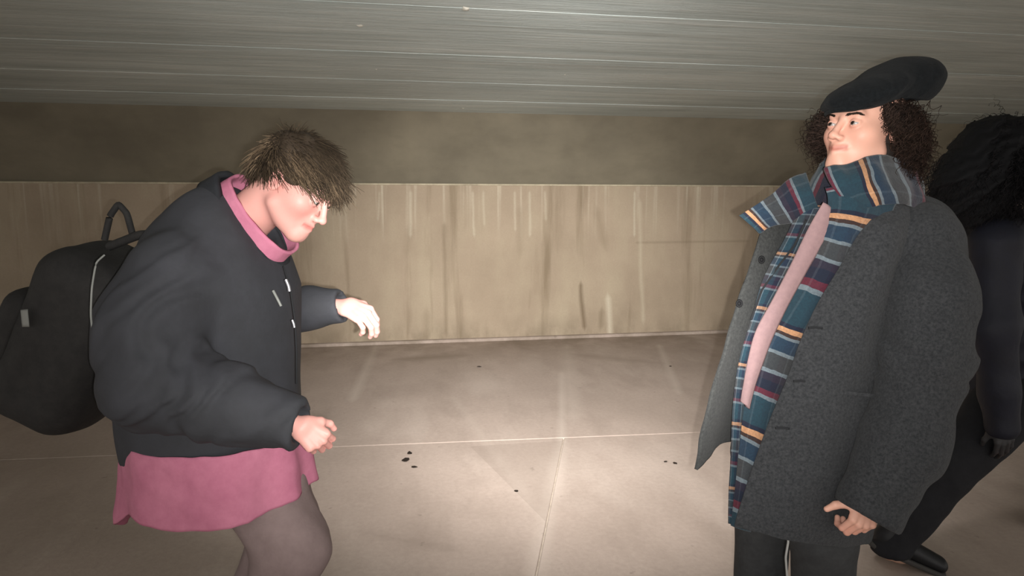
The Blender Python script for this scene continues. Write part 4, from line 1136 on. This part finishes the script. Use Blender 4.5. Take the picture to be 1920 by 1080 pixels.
    def tub(name, pts, rad, mt, n=40, sides=8, flat=None):
        pts = np.array(pts); m = len(pts); t = np.linspace(0, m - 1, n)
        q = np.stack([np.interp(t, range(m), pts[:, i]) for i in range(3)], -1)
        for _ in range(3): q[1:-1] = (q[:-2] + 2 * q[1:-1] + q[2:]) / 4
        V, Q, _ = tubes(q[None], np.full((1, n), rad), sides); return new_mesh(name, V, Q, mt, pk)
    tub('handle', [P(196, 450, 1.79), P(206, 405, 1.79), P(222, 382, 1.79), P(238, 400, 1.79), P(250, 445, 1.79)], .009, M_pack)
    tub('piping', [P(196, 478, 1.445), P(180, 492, 1.43), P(172, 540, 1.41), P(170, 590, 1.405), P(174, 625, 1.41), P(182, 655, 1.42)], .0022, M_refl)
    tub('strap', [P(205, 462, 1.74), P(262, 440, 1.70), P(330, 440, 1.67), P(372, 470, 1.64)], .012, M_pack)
    c_ = P(48, 597, 1.62)
    sheet('reflective_tab', [[c_ + np.array([-.010, 0, .022]), c_ + np.array([.008, 0, .024])], [c_ + np.array([-.010, 0, -.022]), c_ + np.array([.008, -.0, -.022])]], M_refl, pk, 4, 6, .003)
    return root

# ================================================================== person walking off at the far right
def person_dark():
    root = empty('person', np.array([1.90, 2.62, 0]), 'person with long black frizzy hair and dark navy jacket striding off at the right edge', 'person')
    f = np.array([.93, .30, -.05]); R = frame(f, (0, 0, 1)); s = 1.0; ho = P(1882, 300, 2.45)
    neck = P(1872, 400, 2.48)
    V, Q, c = head_mesh(ho, R, [(ho + R @ np.array([0, -.03, -.06]), .055), (neck, .060)], SKC, s=s, h=.004)
    parts = [(V, Q, c)]
    hip = P(1885, 700, 2.52); hz_ = hip[2]
    hN = hip + np.array([0, -.09, 0]); hF = hip + np.array([.0, .09, 0])
    aN = P(1668, 1030, 2.35); kN = P(1760, 890, 2.38) 
    kF = np.array([hip[0] + .30, 2.62, .50]); aF = np.array([hip[0] + .36, 2.64, .085])
    shN = P(1868, 455, 2.32); elN = P(1862, 620, 2.28); wrN = P(1880, 790, 2.26)
    shF = P(1905, 455, 2.70); elF = P(1990, 620, 2.72); wrF = P(2060, 700, 2.62)
    g, lo, h = grid((1.05, 2.05, 0), (2.75, 2.95, 1.56), .016)
    d = chain(g, [(hip, .12, .16), (P(1890, 560, 2.52), .11, .145), (P(1885, 460, 2.5), .12, .17), (P(1875, 410, 2.49), .06, .1)], .05, (0, 1, 0))
    d = smin(d, seg(g, P(1875, 410, 2.49), neck, .055, .055), .02)
    for a, b, e, tv in ((hN, kN, aN, (.05, 0, -.035)), (hF, kF, aF, (.12, 0, -.04))):
        d = smin(d, chain(g, [(a, .09), (b, .058), (e, .038)], .02), .04)
        d = smin(d, seg(g, e, e + np.array(tv), .034, .03), .02)
    for a, b, e in ((shN, elN, wrN), (shF, elF, wrF)):
        d = smin(d, chain(g, [(a, .052), (b, .04), (e, .028)], .02), .03)
    V, Q = surf(d, lo, h); parts.append((V, Q, np.tile(np.array(SKC[:3]), (len(V), 1))))
    for w_, e_, sd in ((wrN, elN, 1), (wrF, elF, -1)):
        y = norm(w_ - e_); z = norm(np.array([0, -1.0, 0]) * sd); z = norm(z - y * (y @ z)); x = np.cross(y, z)
        V, Q, c = hand_sdf_mesh(w_, np.stack([x, y, z], 1), 1, [(.3, .5, .3)] * 4, .1, (.5, .4, .4), (.03, .03, .032), s=.9, h=.0035, foredir=e_ - w_)
        parts.append((V, Q, c))
    V, Q, c = join(parts); new_mesh('body', V, Q, M_skin, root, col=c)
    # trousers
    g, lo, h = grid((1.05, 2.05, .0), (2.75, 2.95, 1.05), .011)
    d = seg(g, hip + np.array([0, 0, -.04]), hip + np.array([0, 0, .08]), .14, .13, (0, 1, 0), .18, .16)
    for a, b, e in ((hN, kN, aN), (hF, kF, aF)):
        d = smin(d, chain(g, [(a + np.array([0, 0, -.04]), .125), (b, .100), (e, .075)], .03), .03)
    d = d + .008 * vnoise(g, 10, 95, 3); ax = norm(aN - kN).astype(np.float32)
    d = np.maximum(d, .055 - g[..., 2])
    V, Q = surf(d, lo, h); new_mesh('trousers', V, Q, M_trC, root)
    # trailing foot: heel up, toe on the floor
    t = norm(np.array([.20, -.04, -.075])); Rs = frame(t, (0, 0, 1)); o = aN + np.array([.0, 0, -.065])
    g, lo, h = grid((-.07, -.12, -.03), (.07, .26, .16), .006)
    d = seg(g, (0, -.04, .055), (0, .17, .040), .045, .030, (1, 0, 0), .040, .046)
    d = smin(d, seg(g, (0, -.02, .05), (0, -.03, .12), .045, .044), .03); d = smax(d, -(g[..., 2] - .018), .008)
    V, Q = surf(d, lo, h); W_ = V @ Rs.T + o; dz = max(0, .003 - W_[:, 2].min()) ; new_mesh('shoe', W_ + np.array([0, 0, dz]), Q, M_shoe, root)
    d = seg(g, (0, -.04, .02), (0, .17, .02), .05, .038, (1, 0, 0), .043, .050); d = smax(smax(d, g[..., 2] - .022, .003), -(g[..., 2] - .001), .003)
    V, Q = surf(d, lo, h); W2 = V @ Rs.T + o; new_mesh('sole', W2 + np.array([0, 0, dz]), Q, M_sole, root)
    shoe(root, aF, (1, 0))
    # jacket
    g, lo, h = grid((1.35, 2.00, .55), (2.65, 2.95, 1.62), .010)
    d = chain(g, [(P(1885, 760, 2.52), .175, .20), (P(1888, 640, 2.52), .165, .185), (P(1885, 500, 2.5), .165, .20), (P(1880, 440, 2.49), .12, .16)], .06, (0, 1, 0))
    d = smin(d, chain(g, [(shN, .085), (P(1880, 450, 2.5), .10), (shF, .085)], .05), .05)
    hz = g[..., 2]
    # quilted rows
    d = d + .007 * np.abs(np.sin(hz * 42)) - .003 + .005 * vnoise(g, 9, 90, 3)
    d = smax(d, -(hz - P(1885, 752, 2.5)[2]), .012)
    sl = chain(g, [(shN, .085), (elN, .075), (wrN + np.array([0, 0, -.02]), .056)], .04) + .006 * vnoise(g, 11, 92, 3); sf = chain(g, [(shF, .085), (elF, .075), (wrF, .05)], .04)
    d = smin(smin(d, sl, .012), sf, .02)
    d = smax(d, -seg(g, P(1876, 420, 2.49), P(1876, 360, 2.49), .06, .07), .01)
    V, Q = surf(d, lo, h); new_mesh('jacket', V, Q, M_navy, root)
    # hair
    r = np.random.default_rng(25); n = 4600
    th = r.uniform(-math.pi, math.pi, n * 3); ph = np.arcsin(r.uniform(-.75, 1, n * 3))
    loc = np.stack([.078 * np.cos(ph) * np.sin(th), -.015 + .100 * np.cos(ph) * np.cos(th), .032 + .088 * np.sin(ph)], 1)
    keep = ~((loc[:, 1] > .03) & (loc[:, 2] < .06)); loc = loc[keep][:n]; n = len(loc)
    nr = loc - np.array([0, -.015, .02]); nr /= np.linalg.norm(nr, axis=1, keepdims=True)
    dl = nr * .6 + np.array([0, -.65, -.35])
    cc = np.array([.010, .009, .010])[None] * r.uniform(.4, 1.8, (n, 1))
    V, Q, c = strands((loc * s) @ R.T + ho, dl @ R.T, np.where(nr[:, 2] > .35, .13, .26), 26, .95, .007, 5, .0014, cc, 3, .20)
    a = (V, Q, c)
    g, lo, h = grid((-.20, -.34, -.32), (.20, .14, .19), .008)
    d = smin(ell(g, (0, -.035, .040), (.122, .135, .118)), ell(g, (0, -.13, -.10), (.13, .13, .16)), .08) + .018 * vnoise(g, 42, 91, 4)
    d = smax(d, -ell(g, (0, .10, -.04), (.12, .11, .11)), .01)
    V, Q = surf(d, lo, h); b = ((V * s) @ R.T + ho, Q, np.tile([.007, .007, .008], (len(V), 1)))
    V, Q, c = join([a, b]); new_mesh('frizzy_hair', V, Q, M_hair, root, col=c)
    return root

person_coat(); person_jacket(); person_dark()
